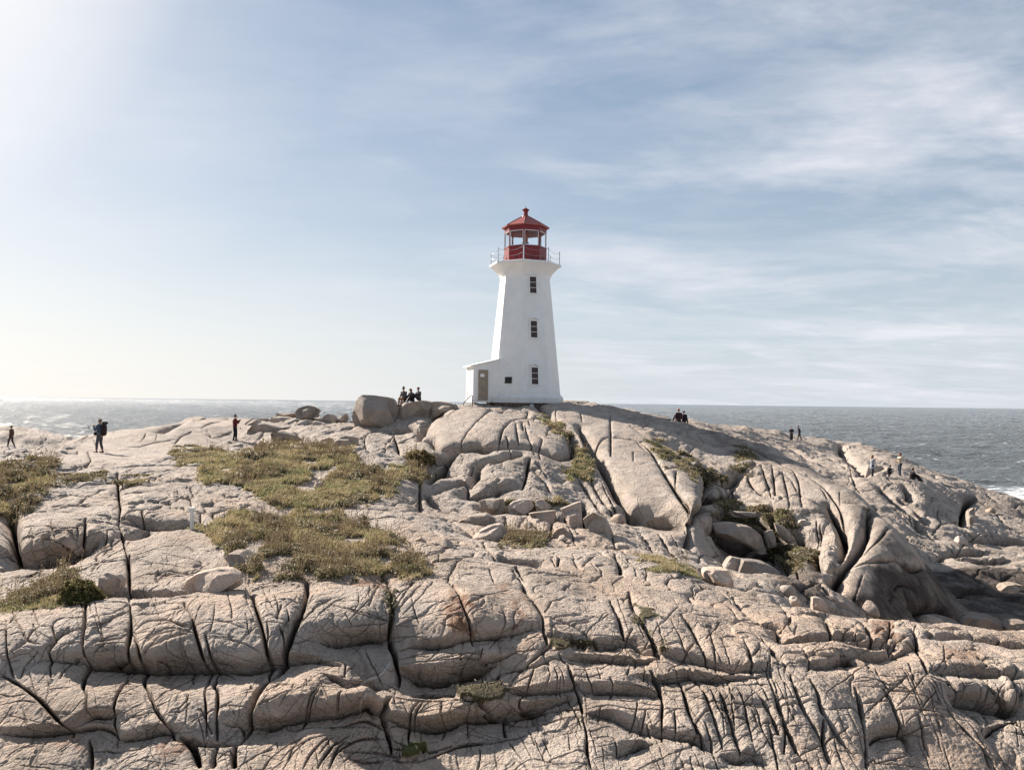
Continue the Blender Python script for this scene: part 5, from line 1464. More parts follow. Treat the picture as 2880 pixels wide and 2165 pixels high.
boulder('white angular block at the right margin above the brown ledge', 'C', '2150,990 2170,965 2212,950 2250,960 2250,1040 2180,1035', 50, 1.6, MB2, DH)
HB = 'broken slabs in the dark hollow and gully'
boulder('big tilted slab lying in the dark hollow below its mossy shelf', 'C', '425,772 540,762 640,785 695,830 732,935 690,940 600,880 500,860 440,830', 34.5, 1.6, MB1, HB, sq=5, bumpy=.015)
boulder('narrow upright slab in the middle of the dark hollow', 'C', '722,812 768,800 782,890 742,905', 35, .6, MB1, HB, sq=5)
boulder('leaning wedge slab right of the narrow upright slab', 'C', '778,762 832,780 905,868 860,882 800,830', 35, .7, MB1, HB, sq=5)
boulder('flat faced grey block at the left foot of the dark hollow', 'C', '480,1035 530,958 605,975 570,1072 520,1060', 29.5, 1.1, MB1, HB, sq=5, bumpy=.012)
boulder('low dome shaped dark brown rock at the foot of the hollow', 'C', '570,1075 605,978 720,990 800,1035 852,1110 840,1180 700,1160', 29, 1.8, MB4, HB, bumpy=.012)
boulder('cracked upright slab, right end of the rubble below the tier', 'B', '1708,832 1775,788 1855,832 1905,940 1925,1055 1785,1025 1742,930', 29, 1.0, MB1, HB, sq=5, bumpy=.015)
boulder('tall pointed slab in the middle of the rubble below the tier', 'B', '1560,765 1690,718 1700,900 1722,1005 1660,1002 1605,860', 30, .9, MB2, HB, sq=5, bumpy=.015)
boulder('broad slanting slab left of the tall pointed slab', 'B', '1355,795 1530,775 1505,880 1500,955 1430,905', 31, .9, MB1, HB, sq=5, bumpy=.015)
# rubble tumbled through the gully: small stones one could pick up
rs2 = np.random.RandomState(12)
protos = []
for k in range(5):
    bm = bmesh.new(); bmesh.ops.create_icosphere(bm, subdivisions=3, radius=1.0)
    V_ = np.array([v.co[:] for v in bm.verts]); sc3 = np.array([1, rs2.uniform(.7, 1), rs2.uniform(.55, .8)])
    for q in range(9):
        nv = rs2.normal(size=3); nv /= np.linalg.norm(nv); p = V_ @ nv; lim = rs2.uniform(.55, .8); V_ -= nv * (np.maximum(p - lim, 0) * .9)[:, None]
    V_ = V_ * sc3 * (1 + .05 * fbm(V_[:, 0] * 2 + k, V_[:, 1] * 2 + V_[:, 2], 3, k))[:, None]
    for v, c in zip(bm.verts, V_): v.co = c
    me = bpy.data.meshes.new('stone'); bm.to_mesh(me); bm.free()
    for p in me.polygons: p.use_smooth = True
    me.materials.append((MB1, MB2, MB3, MB1, MB4)[k]); protos.append(me)
STN = [(1010, 1128, .28, 'rubble just left of the pyramid shaped rock'), (1215, 1165, .22, 'dry grass right of the pyramid shaped rock'), (1335, 1120, .35, 'upright slabs below the mossy shelf'),
       (965, 1180, .25, 'edge of the bench left of the pyramid shaped rock'), (1625, 1262, .3, 'gully edge right of the quartz boulder'), (1700, 1285, .35, 'gully edge midway along the bench crest'),
       (1880, 1322, .4, 'foot of the great dome'), (2010, 1345, .5, 'dark gully near the right edge'), (2110, 1352, .45, 'dark gully at the right margin'), (270, 1120, .18, 'soil joint left of the white post'),
       (100, 1148, .15, 'joint between the left square blocks'), (690, 1055, .25, 'middle of the upper grass'), (735, 1225, .2, 'lower grass near its front edge'), (845, 1190, .22, 'right margin of the lower grass'),
       (1500, 1010, .4, 'plant strip beside the long slab'), (1540, 1060, .35, 'lower end of the plant strip'), 
       (2075, 1170, .5, 'far slabs right of the dome'), (2140, 1105, .4, 'shore rocks at right')]
for i, (px, py, s, where) in enumerate(STN):
    p = on_ground(px, py); o = linkobj('stone', protos[i % 5], loc=(p.x, p.y, p.z + s * .25)); o.scale = (s, s, s)
    o.rotation_euler = (rs2.uniform(-.4, .4), rs2.uniform(-.4, .4), rs2.uniform(0, 6.28))
    tag(o, 'small loose stone at the ' + where, 'stone', 'small loose stones')
# white marker post
pb = on_ground(414, 1143); mp = thing('marker_post', 'short white wooden post standing between the rocks and the lower grass', 'post', (pb.x, pb.y, pb.z + .02))
bm = bmesh.new(); add_box(bm, (0, 0, .24), (.085, .085, .62)); bm_obj('post', bm, M_WHITE, mp, bevel=.006)
bm = bmesh.new(); add_box(bm, (0, 0, .58), (.17, .13, .07)); bm_obj('cap', bm, M_WHITE, mp, bevel=.006)
# ---------------------------------------------------------------- grass and low heath on the rock
rg = np.random.RandomState(77)
def leafmat(name):
    m = bpy.data.materials.new(name); m.use_nodes = True; nt = m.node_tree; b = nt.nodes['Principled BSDF']
    a = nn(nt, 'ShaderNodeAttribute', attribute_name='tint'); nt.links.new(a.outputs['Color'], b.inputs['Base Color'])
    b.inputs['Roughness'].default_value = 0.6; b.inputs['Specular IOR Level'].default_value = 0.25
    tr = nn(nt, 'ShaderNodeBsdfTranslucent'); nt.links.new(a.outputs['Color'], tr.inputs[0])
    mx = nn(nt, 'ShaderNodeMixShader'); mx.inputs[0].default_value = 0.35
    nt.links.new(b.outputs[0], mx.inputs[1]); nt.links.new(tr.outputs[0], mx.inputs[2]); nt.links.new(mx.outputs[0], nt.nodes['Material Output'].inputs[0])
    return m
M_LEAF = leafmat('leaf')
mask = vegs > 0.10
cellA = np.gradient(XF, axis=1) * np.gradient(YF, axis=0); cellA = np.where(mask, np.abs(cellA), 0)
ii = np.flatnonzero(mask.ravel())
A_ = cellA.ravel()[ii]; mv = vegs.ravel()[ii]; gx_, gy_, gz_ = XF.ravel()[ii], YF.ravel()[ii], ZF.ravel()[ii]
gg_, gt_ = vgreen.ravel()[ii], np.clip(vtall.ravel()[ii], 0.3, 1.4); px_w = gy_ / F
heath = sstep(-0.15, 0.30, fbm(gx_ * 0.55, gy_ * 0.40, 4, 71) + (0.55 - gg_) * 0.9 + 0.05)     # where low shrubs stand
def pick(weight, n):
    c = np.cumsum(weight); return np.searchsorted(c, rg.rand(n) * c[-1])
def colmix(a, b, t): return a[None] * (1 - t[:, None]) + b[None] * t[:, None]
# grass blades
NB = 150000; w = A_ * np.clip(mv, 0, 1) ** 1.5 * (1.15 - 0.75 * heath) * (0.04 + (gt_ > .36)) / (px_w ** 1.2); k = pick(w, NB)
x = gx_[k] + rg.normal(0, .5, NB) * px_w[k] * 1.5; y = gy_[k] + rg.normal(0, .04, NB); z = gz_[k] - 0.02
hgt = (0.05 + 0.11 * rg.rand(NB) ** 1.5) * gt_[k] * np.clip(gy_[k] / 24, 0.8, 1.4); wd = px_w[k] * (1.0 + 0.9 * rg.rand(NB)); a = rg.rand(NB) * 6.283
ln = rg.normal(0, .45, (NB, 2)) * hgt[:, None]; ln[:, 0] += 0.25 * hgt
B0 = np.stack([x - wd * np.cos(a), y - wd * np.sin(a), z], -1); B1 = np.stack([x + wd * np.cos(a), y + wd * np.sin(a), z], -1); B2 = np.stack([x + ln[:, 0], y + ln[:, 1], z + hgt], -1)
Vg = np.stack([B0, B1, B2], 1).reshape(-1, 3); Fg = np.arange(NB * 3).reshape(-1, 3)
gm = np_mesh('grass', Vg, Fg, False)
patch = sstep(-.3, .4, fbm(x * 1.3, y * .9, 3, 73)); tG = np.clip(gg_[k] * 0.52 + (patch - .5) * 0.9 + rg.normal(0, .18, NB), 0, 1)
cg = colmix(np.array([.28, .225, .130]), np.array([.185, .175, .085]), tG) * (0.9 + 0.9 * rg.rand(NB))[:, None]
attrc(gm, 'tint', np.repeat(cg, 3, 0))
tag(linkobj('grass', gm, M_LEAF), 'short olive green and straw coloured grass in hollows of the granite', 'grass', kind='stuff')
# heath leaves
NL = 230000; w = A_ * np.clip(mv, 0, 1) * heath ** 2 * (0.04 + (gt_ > .36)) / (px_w ** 1.2); k = pick(w, NL)
# gather the leaves into bushes
bx_ = np.floor(gx_[k] / .42 + .35 * np.sin(gy_[k] * 5)); by_ = np.floor(gy_[k] / .5); hsh = np.sin(bx_ * 12.9898 + by_ * 78.233) * 43758.5; hsh = hsh - np.floor(hsh)
hsh2 = np.sin(bx_ * 39.3 + by_ * 11.1) * 9631.7; hsh2 = hsh2 - np.floor(hsh2)
H = (0.03 + 0.24 * hsh ** 2) * gt_[k] * (0.3 + 0.7 * mv[k])
x = gx_[k] + rg.normal(0, .06, NL); y = gy_[k] + rg.normal(0, .06, NL); z = gz_[k] + H * rg.rand(NL) ** 0.6
sz = px_w[k] * (0.9 + 1.3 * rg.rand(NL)); d1 = rg.normal(size=(NL, 3)); d1 /= np.linalg.norm(d1, axis=1)[:, None]; d2 = rg.normal(size=(NL, 3)); d2 -= d1 * (d1 * d2).sum(1)[:, None]; d2 /= np.linalg.norm(d2, axis=1)[:, None]
P = np.stack([x, y, z], -1); s_ = sz[:, None]
Vl = np.stack([P - d1 * s_ * 1.7, P - d2 * s_ * .8, P + d1 * s_ * 1.7, P + d2 * s_ * .8], 1).reshape(-1, 3)
lm = np_mesh('low_heath_shrubs', Vl, np.arange(NL * 4).reshape(-1, 4), False)
pal = np.array([[.13, .10, .060], [.20, .165, .09], [.12, .115, .055], [.14, .10, .065], [.075, .070, .038], [.32, .28, .21]])
ci = np.clip((hsh2 * 5 + rg.normal(0, .55, NL) - (gg_[k] - .5) * 0.5), 0, 5).astype(int)
ci = np.where(rg.rand(NL) < .12, 5, ci); cl_ = pal[ci] * (0.8 + 1.0 * rg.rand(NL))[:, None]
attrc(lm, 'tint', np.repeat(cl_, 4, 0))
tag(linkobj('heath', lm, M_LEAF), 'russet and dark green low heath shrubs matted over the granite hollows', 'heath', kind='stuff')
# dry seed stalks standing above the heath
NS = 5200; w = A_ * heath * gt_ * (gt_ > .75) / px_w; k = pick(w, NS)
x = gx_[k]; y = gy_[k] + rg.normal(0, .1, NS); z = gz_[k]; h_ = 0.22 + .32 * rg.rand(NS) ** 2; lx = rg.normal(.04, .06, NS); wd = px_w[k] * .45
A0_ = np.stack([x - wd, y, z], -1); A1_ = np.stack([x + wd, y, z], -1); A2_ = np.stack([x + lx + wd * .6, y, z + h_], -1); A3_ = np.stack([x + lx - wd * .6, y, z + h_], -1)
hd = np.stack([A3_ + [0, 0, -.03], A2_ + [0, 0, -.03], A2_ + np.stack([wd * 2, 0 * wd, .03 + 0 * wd], -1), A3_ + np.stack([-wd * 2, 0 * wd, .03 + 0 * wd], -1)], 1)
Vs_ = np.concatenate([np.stack([A0_, A1_, A2_, A3_], 1), hd], 1).reshape(-1, 3)
sm_ = np_mesh('stalks', Vs_, np.arange(NS * 8).reshape(-1, 4), False); cst = np.array([.20, .15, .09])[None] * (0.6 + .8 * rg.rand(NS))[:, None]
attrc(sm_, 'tint', np.repeat(cst, 8, 0))
tag(linkobj('dry_stalks', sm_, M_LEAF), 'dry brown seed stalks sticking up out of the heath', 'dry stalks', kind='stuff')
# single bushes
def bush(label, px, py, R, hgt, cols, n, name='shrub', drop_=0.0):
    p = on_ground(px, py); t = thing(name, label, 'shrub', (p.x, p.y, p.z - drop_))
    u_ = rg.normal(size=(n, 3)); u_ /= np.linalg.norm(u_, axis=1)[:, None]; u_[:, 2] = np.abs(u_[:, 2]); rad = 0.55 + 0.45 * rg.rand(n) ** .4
    rad *= 1 + .45 * fbm(u_[:, 0] * 3 + px, u_[:, 1] * 3 + u_[:, 2] * 2, 3, 5); P = u_ * rad[:, None] * np.array([R, R * .8, hgt])
    s_ = (0.022 + .02 * rg.rand(n))[:, None] * (p.y / 18); d1 = rg.normal(size=(n, 3)); d1 /= np.linalg.norm(d1, axis=1)[:, None]; d2 = np.cross(d1, rg.normal(size=(n, 3))); d2 /= np.linalg.norm(d2, axis=1)[:, None]
    me = np_mesh('foliage', np.stack([P - d1 * s_, P - d2 * s_ * .5, P + d1 * s_, P + d2 * s_ * .5], 1).reshape(-1, 3), np.arange(n * 4).reshape(-1, 4), False)
    c = np.array(cols)[rg.randint(0, len(cols), n)] * (.6 + .7 * rg.rand(n))[:, None]; attrc(me, 'tint', np.repeat(c, 4, 0)); linkobj('foliage', me, M_LEAF, t)
    for q in range(5):
        bm = bmesh.new(); a = q * 1.3; add_tube(bm, [(0, 0, -.1), (.25 * R * math.cos(a), .25 * R * math.sin(a), hgt * .45), (.6 * R * math.cos(a), .5 * R * math.sin(a), hgt * .75)], [.014, .01, .005], 6)
        bm_obj('stem', bm, M_STONE, t)
G1 = [[.11, .12, .035], [.075, .085, .03], [.15, .15, .05]]; G2 = [[.20, .15, .07], [.26, .20, .10], [.14, .12, .05]]
bush('round dark green bush beside the upright pale rock at lower left', 172, 1298, .42, .38, G1 + G2, 9000)
if 0: bush('brown and green bush above the marker at the foot of the left hill rubble', 792, 985, .55, .35, G2, 5000)
bush('dark bush in the angle between the great dome front and the upper grass', 908, 998, .55, .5, G2, 6000)
if 0: bush('dry bush on the skyline ledge between the heap and the huge boulder', 770, 958, .7, .2, G2, 4000)
if 0: bush('small tuft of weeds on bare slab between the backpacker and the man in red', 298, 991, .3, .35, G2, 1200)
if 0: bush('weedy bush at the left tip of the upper grass', 410, 1000, .6, .5, G2, 5000)
if 0: bush('dark round bush set in the upper part of the green patch', 520, 1022, .6, .45, [[.08, .09, .03], [.10, .10, .04]], 5000)
bush('lone dark sprig growing beside the wedge shaped boulder', 982, 881, .22, .35, G2, 1500)
# ---------------------------------------------------------------- people
def cap_pts(bm, a, b, ra, rb, n=10):
    """tapered capsule"""
    a = Vector(a); b = Vector(b); d = b - a; L = d.length
    if L < 1e-5: d = Vector((0, 0, 1)); L = 1e-5
    d = d / L; s = d.cross(Vector((0, 1, 0)) if abs(d.y) < .9 else Vector((1, 0, 0))).normalized(); t = d.cross(s)
    prof = [(-math.cos(q) * ra, math.sin(q) * ra) for q in (0.0, .5, 1.05, 1.57)] + [(L + math.sin(q) * rb, math.cos(q) * rb) for q in (0, .5, 1.05, 1.57)]
    rings = []
    for h, r in prof:
        if r < 1e-4: rings.append([bm.verts.new(a + d * h)])
        else: rings.append([bm.verts.new(a + d * h + r * (math.cos(2 * math.pi * k / n) * s + math.sin(2 * math.pi * k / n) * t)) for k in range(n)])
    for r0, r1 in zip(rings[:-1], rings[1:]):
        for k in range(n):
            if len(r0) == 1: bm.faces.new((r0[0], r1[k], r1[(k + 1) % n]))
            elif len(r1) == 1: bm.faces.new((r0[k], r1[0], r0[(k + 1) % n]))
            else: bm.faces.new((r0[k], r1[k], r1[(k + 1) % n], r0[(k + 1) % n]))
def ell(bm, c, r, M=None):
    V0_ = bmesh.ops.create_icosphere(bm, subdivisions=2, radius=1.0)['verts']
    for v in V0_:
        p = Vector((v.co.x * r[0], v.co.y * r[1], v.co.z * r[2])); v.co = (M @ p if M else p) + Vector(c)
DG = None
def remesh(name, bm, m, parent, vox, smooth_it=2):
    bmesh.ops.recalc_face_normals(bm, faces=bm.faces)
    me = bpy.data.meshes.new(name); bm.to_mesh(me); bm.free(); o = bpy.data.objects.new('tmp', me); C.objects.link(o)
    md = o.modifiers.new('r', 'REMESH'); md.mode = 'VOXEL'; md.voxel_size = vox; md.use_smooth_shade = True
    sm = o.modifiers.new('s', 'SMOOTH'); sm.iterations = smooth_it; sm.factor = .5
    dg = bpy.context.evaluated_depsgraph_get(); me2 = bpy.data.meshes.new_from_object(o.evaluated_get(dg)); me2.name = name
    bpy.data.objects.remove(o); bpy.data.meshes.remove(me)
    return linkobj(name, me2, m, parent)
_pm = {}; PLOG = []
def cloth(col, v=.25):
    key = tuple(col)
    if key not in _pm: _pm[key] = mat('cloth_%d' % len(_pm), col, .85, spec=.15, var=v, vscale=9, bump=.01, bscale=30)
    return _pm[key]
SKIN = mat('skin', (.42, .24, .17), .55)
def add(a, b): return (a[0] + b[0], a[1] + b[1], a[2] + b[2])
def person(label, px, py, Y, height, yaw, pose='stand', top=(.03, .03, .035), legs=(.03, .035, .05), shoe=(.05, .04, .035), hair=(.04, .025, .02), hairlen=0, arms=(None, None),
           coat=0.0, hat=None, brim=False, lean=0.0, stride=0.12, headturn=0.0, group=None, extra=None, zoff=0.0, bare=False, pompom=False, ground=True, tilt=0.0):
    """local frame: x to the person's right, y ahead, z up; yaw turns y ahead about z (0 = away from the camera)"""
    base = at(px, py, Y)
    if ground:
        for dpy in (0, 1.5, 3, 4.5, 6, 8):
            q = march(px, py + dpy)
            if q is not None and q[1] < 105: break
        PLOG.append((px, Y, None if q is None else round(float(q[1]), 1)))
        if q is not None and abs(q[1] / Y - 1) < 0.25: base = Vector((q[0], q[1], ground_z(q[0], q[1]))); height *= min(1.1, max(.9, q[1] / Y))
        else: base.z = ground_z(base.x, base.y)
    s = height / 1.75
    t = thing('person', label, 'person', (base.x, base.y, base.z + zoff), yaw, group); t.scale = (s, s, s)
    J = {}
    if pose == 'stand':
        hip = (0, 0, .93)
        J['hipL'] = (-.09, 0, .92); J['hipR'] = (.09, 0, .92); J['kneeL'] = (-.10, stride * .6 + .03, .50); J['kneeR'] = (.10, -stride * .25 + .03, .50)
        J['ankL'] = (-.105, stride, .085); J['ankR'] = (.105, -stride, .085)
    elif pose == 'sit':      # on the rock, knees bent, feet down in front
        hip = (0, 0, .12)
        J['hipL'] = (-.09, 0, .11); J['hipR'] = (.09, 0, .11); J['kneeL'] = (-.11, .42, .20); J['kneeR'] = (.11, .43, .17); J['ankL'] = (-.11, .50, -.25); J['ankR'] = (.12, .46, -.27)
    elif pose == 'knees':    # on the ground, knees drawn up
        hip = (0, 0, .12)
        J['hipL'] = (-.09, 0, .11); J['hipR'] = (.09, 0, .11); J['kneeL'] = (-.12, .34, .44); J['kneeR'] = (.12, .36, .42); J['ankL'] = (-.12, .62, .07); J['ankR'] = (.13, .66, .06)
    elif pose == 'crouch':
        hip = (0, -.05, .42)
        J['hipL'] = (-.09, -.05, .40); J['hipR'] = (.09, -.05, .40); J['kneeL'] = (-.16, .32, .45); J['kneeR'] = (.16, .26, .40); J['ankL'] = (-.17, .12, .085); J['ankR'] = (.17, -.08, .10)
    L = math.radians(lean)
    def up(h, side=0.0, fwd=0.0): return (hip[0] + side, hip[1] + math.sin(L) * h + fwd * math.cos(L), hip[2] + math.cos(L) * h - fwd * math.sin(L))
    waist = up(.16); chest = up(.36); neck = up(.52); sL = up(.47, -.185); sR = up(.47, .185); head = up(.70, 0, .02)
    def arm(side, spec):
        sh = sL if side < 0 else sR
        if spec is None: e = add(sh, (side * .05, -.03 + math.sin(L) * .05, -.28)); w_ = add(e, (side * .0, .06, -.25))
        elif spec == 'lap': e = add(sh, (side * .04, .06, -.27)); w_ = add(e, (-side * .10, .22, -.03))
        elif spec == 'phone': e = add(sh, (side * .03, .14, -.22)); w_ = add(e, (-side * .12, .16, .20))
        elif spec == 'out': e = add(sh, (side * .02, .24, -.10)); w_ = add(e, (0, .25, .02))
        elif spec == 'face': e = add(sh, (side * .06, .12, -.24)); w_ = add(e, (-side * .16, .06, .24))
        elif spec == 'side': e = add(sh, (side * .20, .02, -.14)); w_ = add(e, (side * .24, .06, .02))
        elif spec == 'knee': e = add(sh, (side * .05, .20, -.19)); w_ = add(e, (-side * .02, .20, -.04))
        elif spec == 'back': e = add(sh, (side * .08, -.10, -.25)); w_ = add(e, (0, -.12, -.20))
        return sh, e, w_
    AL, AR = arm(-1, arms[0]), arm(1, arms[1])
    # one continuous body
    bm = bmesh.new()
    ell(bm, up(.02), (.15, .105, .12)); cap_pts(bm, up(.0), waist, .125, .12); cap_pts(bm, waist, chest, .12, .145); cap_pts(bm, add(chest, (-.07, 0, .02)), add(chest, (.07, 0, .02)), .12, .12)
    cap_pts(bm, sL, sR, .065, .065); cap_pts(bm, chest, neck, .10, .055); cap_pts(bm, neck, add(head, (0, -.01, -.05)), .052, .05)
    Mh = Matrix.Rotation(headturn, 3, 'Z')
    def H(v): return add(head, Mh @ Vector(v))
    ell(bm, H((0, 0, .03)), (.073, .092, .105)); ell(bm, H((0, .022, -.05)), (.052, .066, .062)); cap_pts(bm, H((0, .085, .02)), H((0, .108, -.015)), .010, .014, 6)
    ell(bm, H((-.076, 0, 0)), (.010, .020, .030)); ell(bm, H((.076, 0, 0)), (.010, .020, .030)); cap_pts(bm, H((-.02, .083, -.052)), H((.02, .083, -.052)), .009, .009, 6)
    for k_ in 'LR':
        cap_pts(bm, J['hip' + k_], J['knee' + k_], .088, .056); cap_pts(bm, J['knee' + k_], J['ank' + k_], .056, .036)
        a_ = J['ank' + k_]; cap_pts(bm, add(a_, (0, -.03, -.045)), add(a_, (0, .15, -.055)), .038, .03)
    for sd_, (sh, e, w_) in ((-1, AL), (1, AR)):
        cap_pts(bm, sh, e, .052, .038); cap_pts(bm, e, w_, .038, .025)
        dv = (Vector(w_) - Vector(e)).normalized(); sv = dv.cross(Vector((0, 0, 1)) if abs(dv.z) < .8 else Vector((0, 1, 0))).normalized(); nv = sv.cross(dv)
        pc = Vector(w_) + dv * .05; cap_pts(bm, Vector(w_), pc, .026, .034)
        for q, ln_ in enumerate((.062, .072, .066, .05)):
            o_ = sv * (-.030 + .02 * q); k1 = pc + dv * .03 + o_; k2 = k1 + dv * ln_ * .55 - nv * .012; k3 = k2 + dv * ln_ * .4 - nv * .03
            cap_pts(bm, k1, k2, .0095, .009, 6); cap_pts(bm, k2, k3, .009, .008, 6)
        th = Vector(w_) + dv * .03 - sv * .03; cap_pts(bm, th, th - sv * .03 + dv * .04, .012, .010, 6)
    remesh('body', bm, SKIN, t, .0125, 1)
    # trousers
    bm = bmesh.new(); ell(bm, up(.03), (.168, .125, .13))
    for k_ in 'LR':
        a_ = J['ank' + k_]; kn = J['knee' + k_]; low = a_ if not bare else tuple(kn[i] + (a_[i] - kn[i]) * .72 for i in range(3))
        cap_pts(bm, J['hip' + k_], kn, .105, .075); cap_pts(bm, kn, low, .075, .058 if not bare else .062)
    remesh('trousers', bm, cloth(legs), t, .016)
    # jacket with sleeves
    bm = bmesh.new(); ell(bm, up(.08), (.175, .135, .12)); cap_pts(bm, up(.05), waist, .142, .14); cap_pts(bm, waist, chest, .145, .165); cap_pts(bm, add(chest, (-.07, 0, .02)), add(chest, (.07, 0, .02)), .14, .14)
    cap_pts(bm, sL, sR, .083, .083); cap_pts(bm, chest, neck, .12, .075)
    for (sh, e, w_) in (AL, AR): cap_pts(bm, sh, e, .072, .058); cap_pts(bm, e, tuple(e[i] + (w_[i] - e[i]) * .93 for i in range(3)), .058, .044)
    if coat > 0: cap_pts(bm, add(hip, (0, 0, .05)), add(hip, (0, 0, -coat)), .16, .20)
    remesh('jacket', bm, cloth(top), t, .016)
    # shoes
    for k_ in 'LR':
        a_ = J['ank' + k_]; bm = bmesh.new(); cap_pts(bm, add(a_, (0, -.04, -.045)), add(a_, (0, .16, -.055)), .046, .036); cap_pts(bm, a_, add(a_, (0, 0, -.03)), .045, .05); remesh('shoe', bm, cloth(shoe), t, .014)
    # hair
    bm = bmesh.new(); ell(bm, H((0, -.018, .050)), (.088, .097, .105))
    if hairlen > 0:
        for q in range(7):
            a_ = -.9 + q * .3; st = H((math.sin(a_) * .07, -.045 - .03 * math.cos(a_), .03)); cap_pts(bm, st, add(st, (math.sin(a_) * .03 + .03, -.05, -hairlen)), .04, .022, 7)
    ho = remesh('hair', bm, cloth(hair), t, .014)
    # cut the face free of hair
    hm = ho.data; hc = Vector(H((0, .09, -.02)))
    for v in hm.vertices:
        d_ = v.co - hc
        if d_.length < .085 and v.co.z < head[2] + .05: v.co = hc + (Mh @ Vector((0, -.075, 0))) + (v.co - hc) * .25
    if hat:
        bm = bmesh.new(); ell(bm, H((0, -.012, .075)), (.099, .108, .088))
        if brim == 'cap': cap_pts(bm, H((-.04, .09, .065)), H((.04, .09, .065)), .022, .022); cap_pts(bm, H((-.03, .13, .058)), H((.03, .13, .058)), .014, .014)
        elif brim: ell(bm, H((0, 0, .055)), (.175, .185, .018))
        if pompom: ell(bm, H((0, -.02, .18)), (.045, .045, .045))
        remesh('hat', bm, cloth(hat), t, .014)
    return t, J, up, H
PI = math.pi
BLK = (.03, .03, .036)
person('person in brown hooded jacket and white shoes walking along the far left slabs', 24, 967, 67, 1.75, PI * .5, top=(.09, .055, .045), legs=(.05, .035, .035), shoe=(.6, .6, .62), hair=(.08, .05, .035), stride=.22, hat=(.10, .06, .05))
bk = person('person in beige sun hat and blue jacket with rolled grey trousers, raising a phone', 215, 976, 42, 1.76, PI * .46, top=(.06, .085, .13), legs=(.085, .085, .10), shoe=(.10, .045, .03), hat=(.34, .28, .23), brim=True, arms=('phone', 'phone'), bare=True, stride=.10)
person('person in dark red sweater and black trousers photographing from the middle slabs', 507, 957, 53, 1.72, -PI * .5, top=(.12, .022, .022), legs=(.015, .017, .024), hair=(.02, .015, .015), arms=('phone', 'phone'), stride=.05)
TR = 'three people sitting together on the skyline boulder'
person('seated person in dark beanie, grey sweater and tan trousers, leftmost of the trio', 873.5, 866.5, 51.6, 1.66, PI * .83, 'sit', top=(.10, .085, .08), legs=(.30, .16, .10), shoe=BLK, hat=(.03, .025, .025), pompom=True, arms=('lap', 'lap'), group=TR, lean=8, ground=False)
person('seated person with long windblown auburn hair in black, middle of the trio on the boulder', 891, 868.5, 51.6, 1.62, PI * .80, 'knees', top=(.03, .022, .025), legs=(.02, .018, .022), shoe=BLK, hair=(.13, .045, .028), hairlen=.26, brim='cap', hat=(.12, .05, .04), arms=('knee', 'lap'), group=TR, lean=16, ground=False)
person('seated person in dark jacket with reddish cap, rightmost of the trio on the boulder', 905.5, 866, 51.8, 1.62, PI * .72, 'knees', top=(.09, .08, .08), legs=BLK, shoe=BLK, hair=(.10, .03, .025), hat=(.14, .03, .03), arms=('lap', 'knee'), group=TR, lean=6, ground=False)
RS = 'two people sitting close together on the slope right of the lighthouse'
person('seated person in plum coat and orange pink hat right of the lighthouse', 1466, 909.5, 62, 1.75, PI * .1, 'knees', top=(.05, .026, .032), legs=(.04, .025, .03), hat=(.52, .20, .15), arms=('lap', 'lap'), group=RS, coat=.06)
person('bareheaded seated person in dark navy beside the plum coated one', 1477, 911.5, 62, 1.70, -PI * .15, 'knees', top=(.03, .022, .03), legs=BLK, hair=(.03, .02, .02), arms=('lap', 'lap'), group=RS)
person('person in long flared black coat, left one of a standing pair on the skyline', 1709.5, 952, 97, 1.72, PI * .9, top=BLK, legs=BLK, shoe=BLK, coat=.52, arms=('lap', 'lap'), stride=.03)
person('person in black jacket leaning forward, right one of the skyline pair', 1727.5, 953, 97, 1.78, PI * .42, top=BLK, legs=BLK, shoe=BLK, lean=14, stride=.24)
person('person half hidden behind the far ridge with only dark head and shoulders showing', 1856, 975, 99, 1.7, PI * .3, 'knees', top=BLK, legs=BLK, arms=('lap', 'lap'), ground=False)
person('person with long brown hair in pale grey coat and black leggings touching their face', 1884.5, 1027, 62, 1.66, -PI * .55, top=(.36, .37, .42), legs=(.025, .022, .035), shoe=(.3, .3, .3), hair=(.20, .11, .07), hairlen=.24, arms=('face', 'face'), coat=.18, stride=.06)
person('child in black crouching over the rocks between two standing people', 1919, 1030, 62, 1.32, -PI * .45, 'crouch', top=(.02, .018, .022), legs=(.02, .018, .022), shoe=(.2, .09, .06), hair=(.02, .015, .015), lean=22, arms=('out', 'lap'))
person('person with red hair in cream sweater and dark jeans reaching out an arm', 1944, 1028.5, 62, 1.76, PI * .55, top=(.60, .50, .38), legs=(.035, .05, .085), shoe=(.16, .08, .05), hair=(.22, .045, .025), hairlen=.12, arms=('out', 'lap'), stride=.05)
person('person all in black sitting on the rocks with knees drawn up, facing the sea', 1969, 1034, 61, 1.85, -PI * .5, 'knees', top=(.022, .018, .020), legs=BLK, shoe=BLK, hair=(.02, .018, .018), arms=('knee', 'knee'), lean=8)
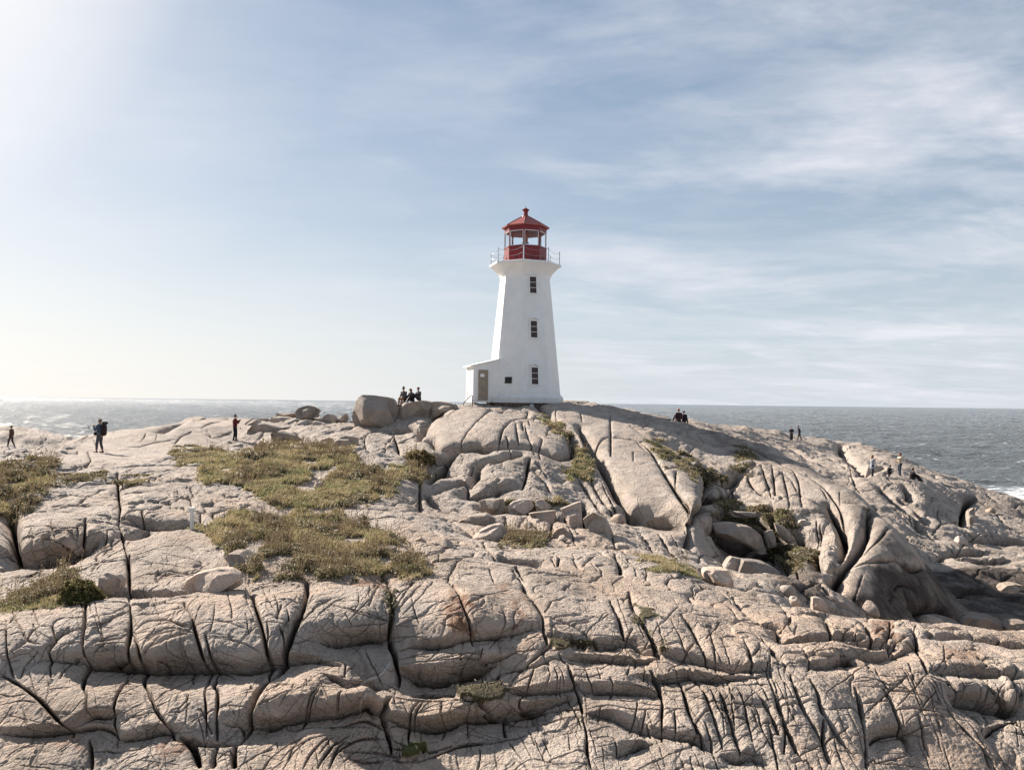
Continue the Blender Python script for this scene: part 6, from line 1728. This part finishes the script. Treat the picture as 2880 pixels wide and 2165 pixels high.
# the backpack and the phones they carry
t, J, up, H = bk
Mw = Matrix.Translation(t.location) @ Matrix.Rotation(t.rotation_euler[2], 4, 'Z')
pk = thing('backpack', 'tall black hiking backpack on the back of the person in the sun hat', 'backpack', t.location, t.rotation_euler[2])
bm = bmesh.new(); cap_pts(bm, (-.05, -.22, 1.0), (-.05, -.235, 1.40), .12, .11); cap_pts(bm, (.05, -.22, 1.0), (.05, -.235, 1.40), .12, .11); remesh('pack_body', bm, cloth((.035, .026, .026)), pk, .018)
bm = bmesh.new(); cap_pts(bm, (-.12, -.27, 1.56), (.12, -.27, 1.56), .085, .085); remesh('lid', bm, cloth((.05, .035, .033)), pk, .016)
for sx in (-1, 1):
    bm = bmesh.new(); add_tube(bm, [(sx * .11, -.16, 1.46), (sx * .13, -.02, 1.53), (sx * .13, .14, 1.44), (sx * .14, .16, 1.25), (sx * .17, .04, 1.06), (sx * .14, -.14, 1.0)], .02, 8); bm_obj('strap', bm, cloth((.25, .25, .26)), pk, smooth=True)
cb = thing('camera_pouch', 'small black camera pouch hanging at the waist of the person in the sun hat', 'pouch', t.location, t.rotation_euler[2])
bm = bmesh.new(); add_box(bm, (-.02, .24, 1.0), (.2, .12, .18)); bm_obj('pouch_body', bm, cloth((.03, .028, .03)), cb, bevel=.03)
bm = bmesh.new(); add_tube(bm, [(-.10, .18, 1.09), (-.11, .14, 1.3), (-.08, .06, 1.48)], .01, 6); bm_obj('strap', bm, cloth((.03, .028, .03)), cb)
for (px, py, Y, lab, yaw) in ((191.5, 923, 42, 'small phone held up by the person in the sun hat', PI * .46), (519.5, 925, 53, 'small phone held up by the person in the red sweater', -PI * .5)):
    p = at(px, py, Y); ph = thing('phone', lab, 'phone', p, yaw)
    bm = bmesh.new(); add_box(bm, (0, 0, 0), (.15, .012, .078)); bm_obj('case', bm, cloth(BLK), ph, bevel=.004)
    bm = bmesh.new(); add_box(bm, (0, -.008, 0), (.135, .003, .066)); bm_obj('screen', bm, M_LENS, ph)
p = at(1733, 946, 97); wb = thing('tote_bag', 'pale bag carried by the leaning person in black on the far skyline', 'bag', p)
bm = bmesh.new(); ell(bm, (0, 0, 0), (.13, .08, .24)); bm_obj('bag_body', bm, cloth((.5, .5, .48)), wb, smooth=True)
bm = bmesh.new(); add_tube(bm, [(-.08, 0, .2), (-.05, 0, .38), (.03, 0, .38), (.07, 0, .2)], .012, 6); bm_obj('handle', bm, cloth((.5, .5, .48)), wb)
open('/tmp/plog.txt', 'w').write(str(PLOG))
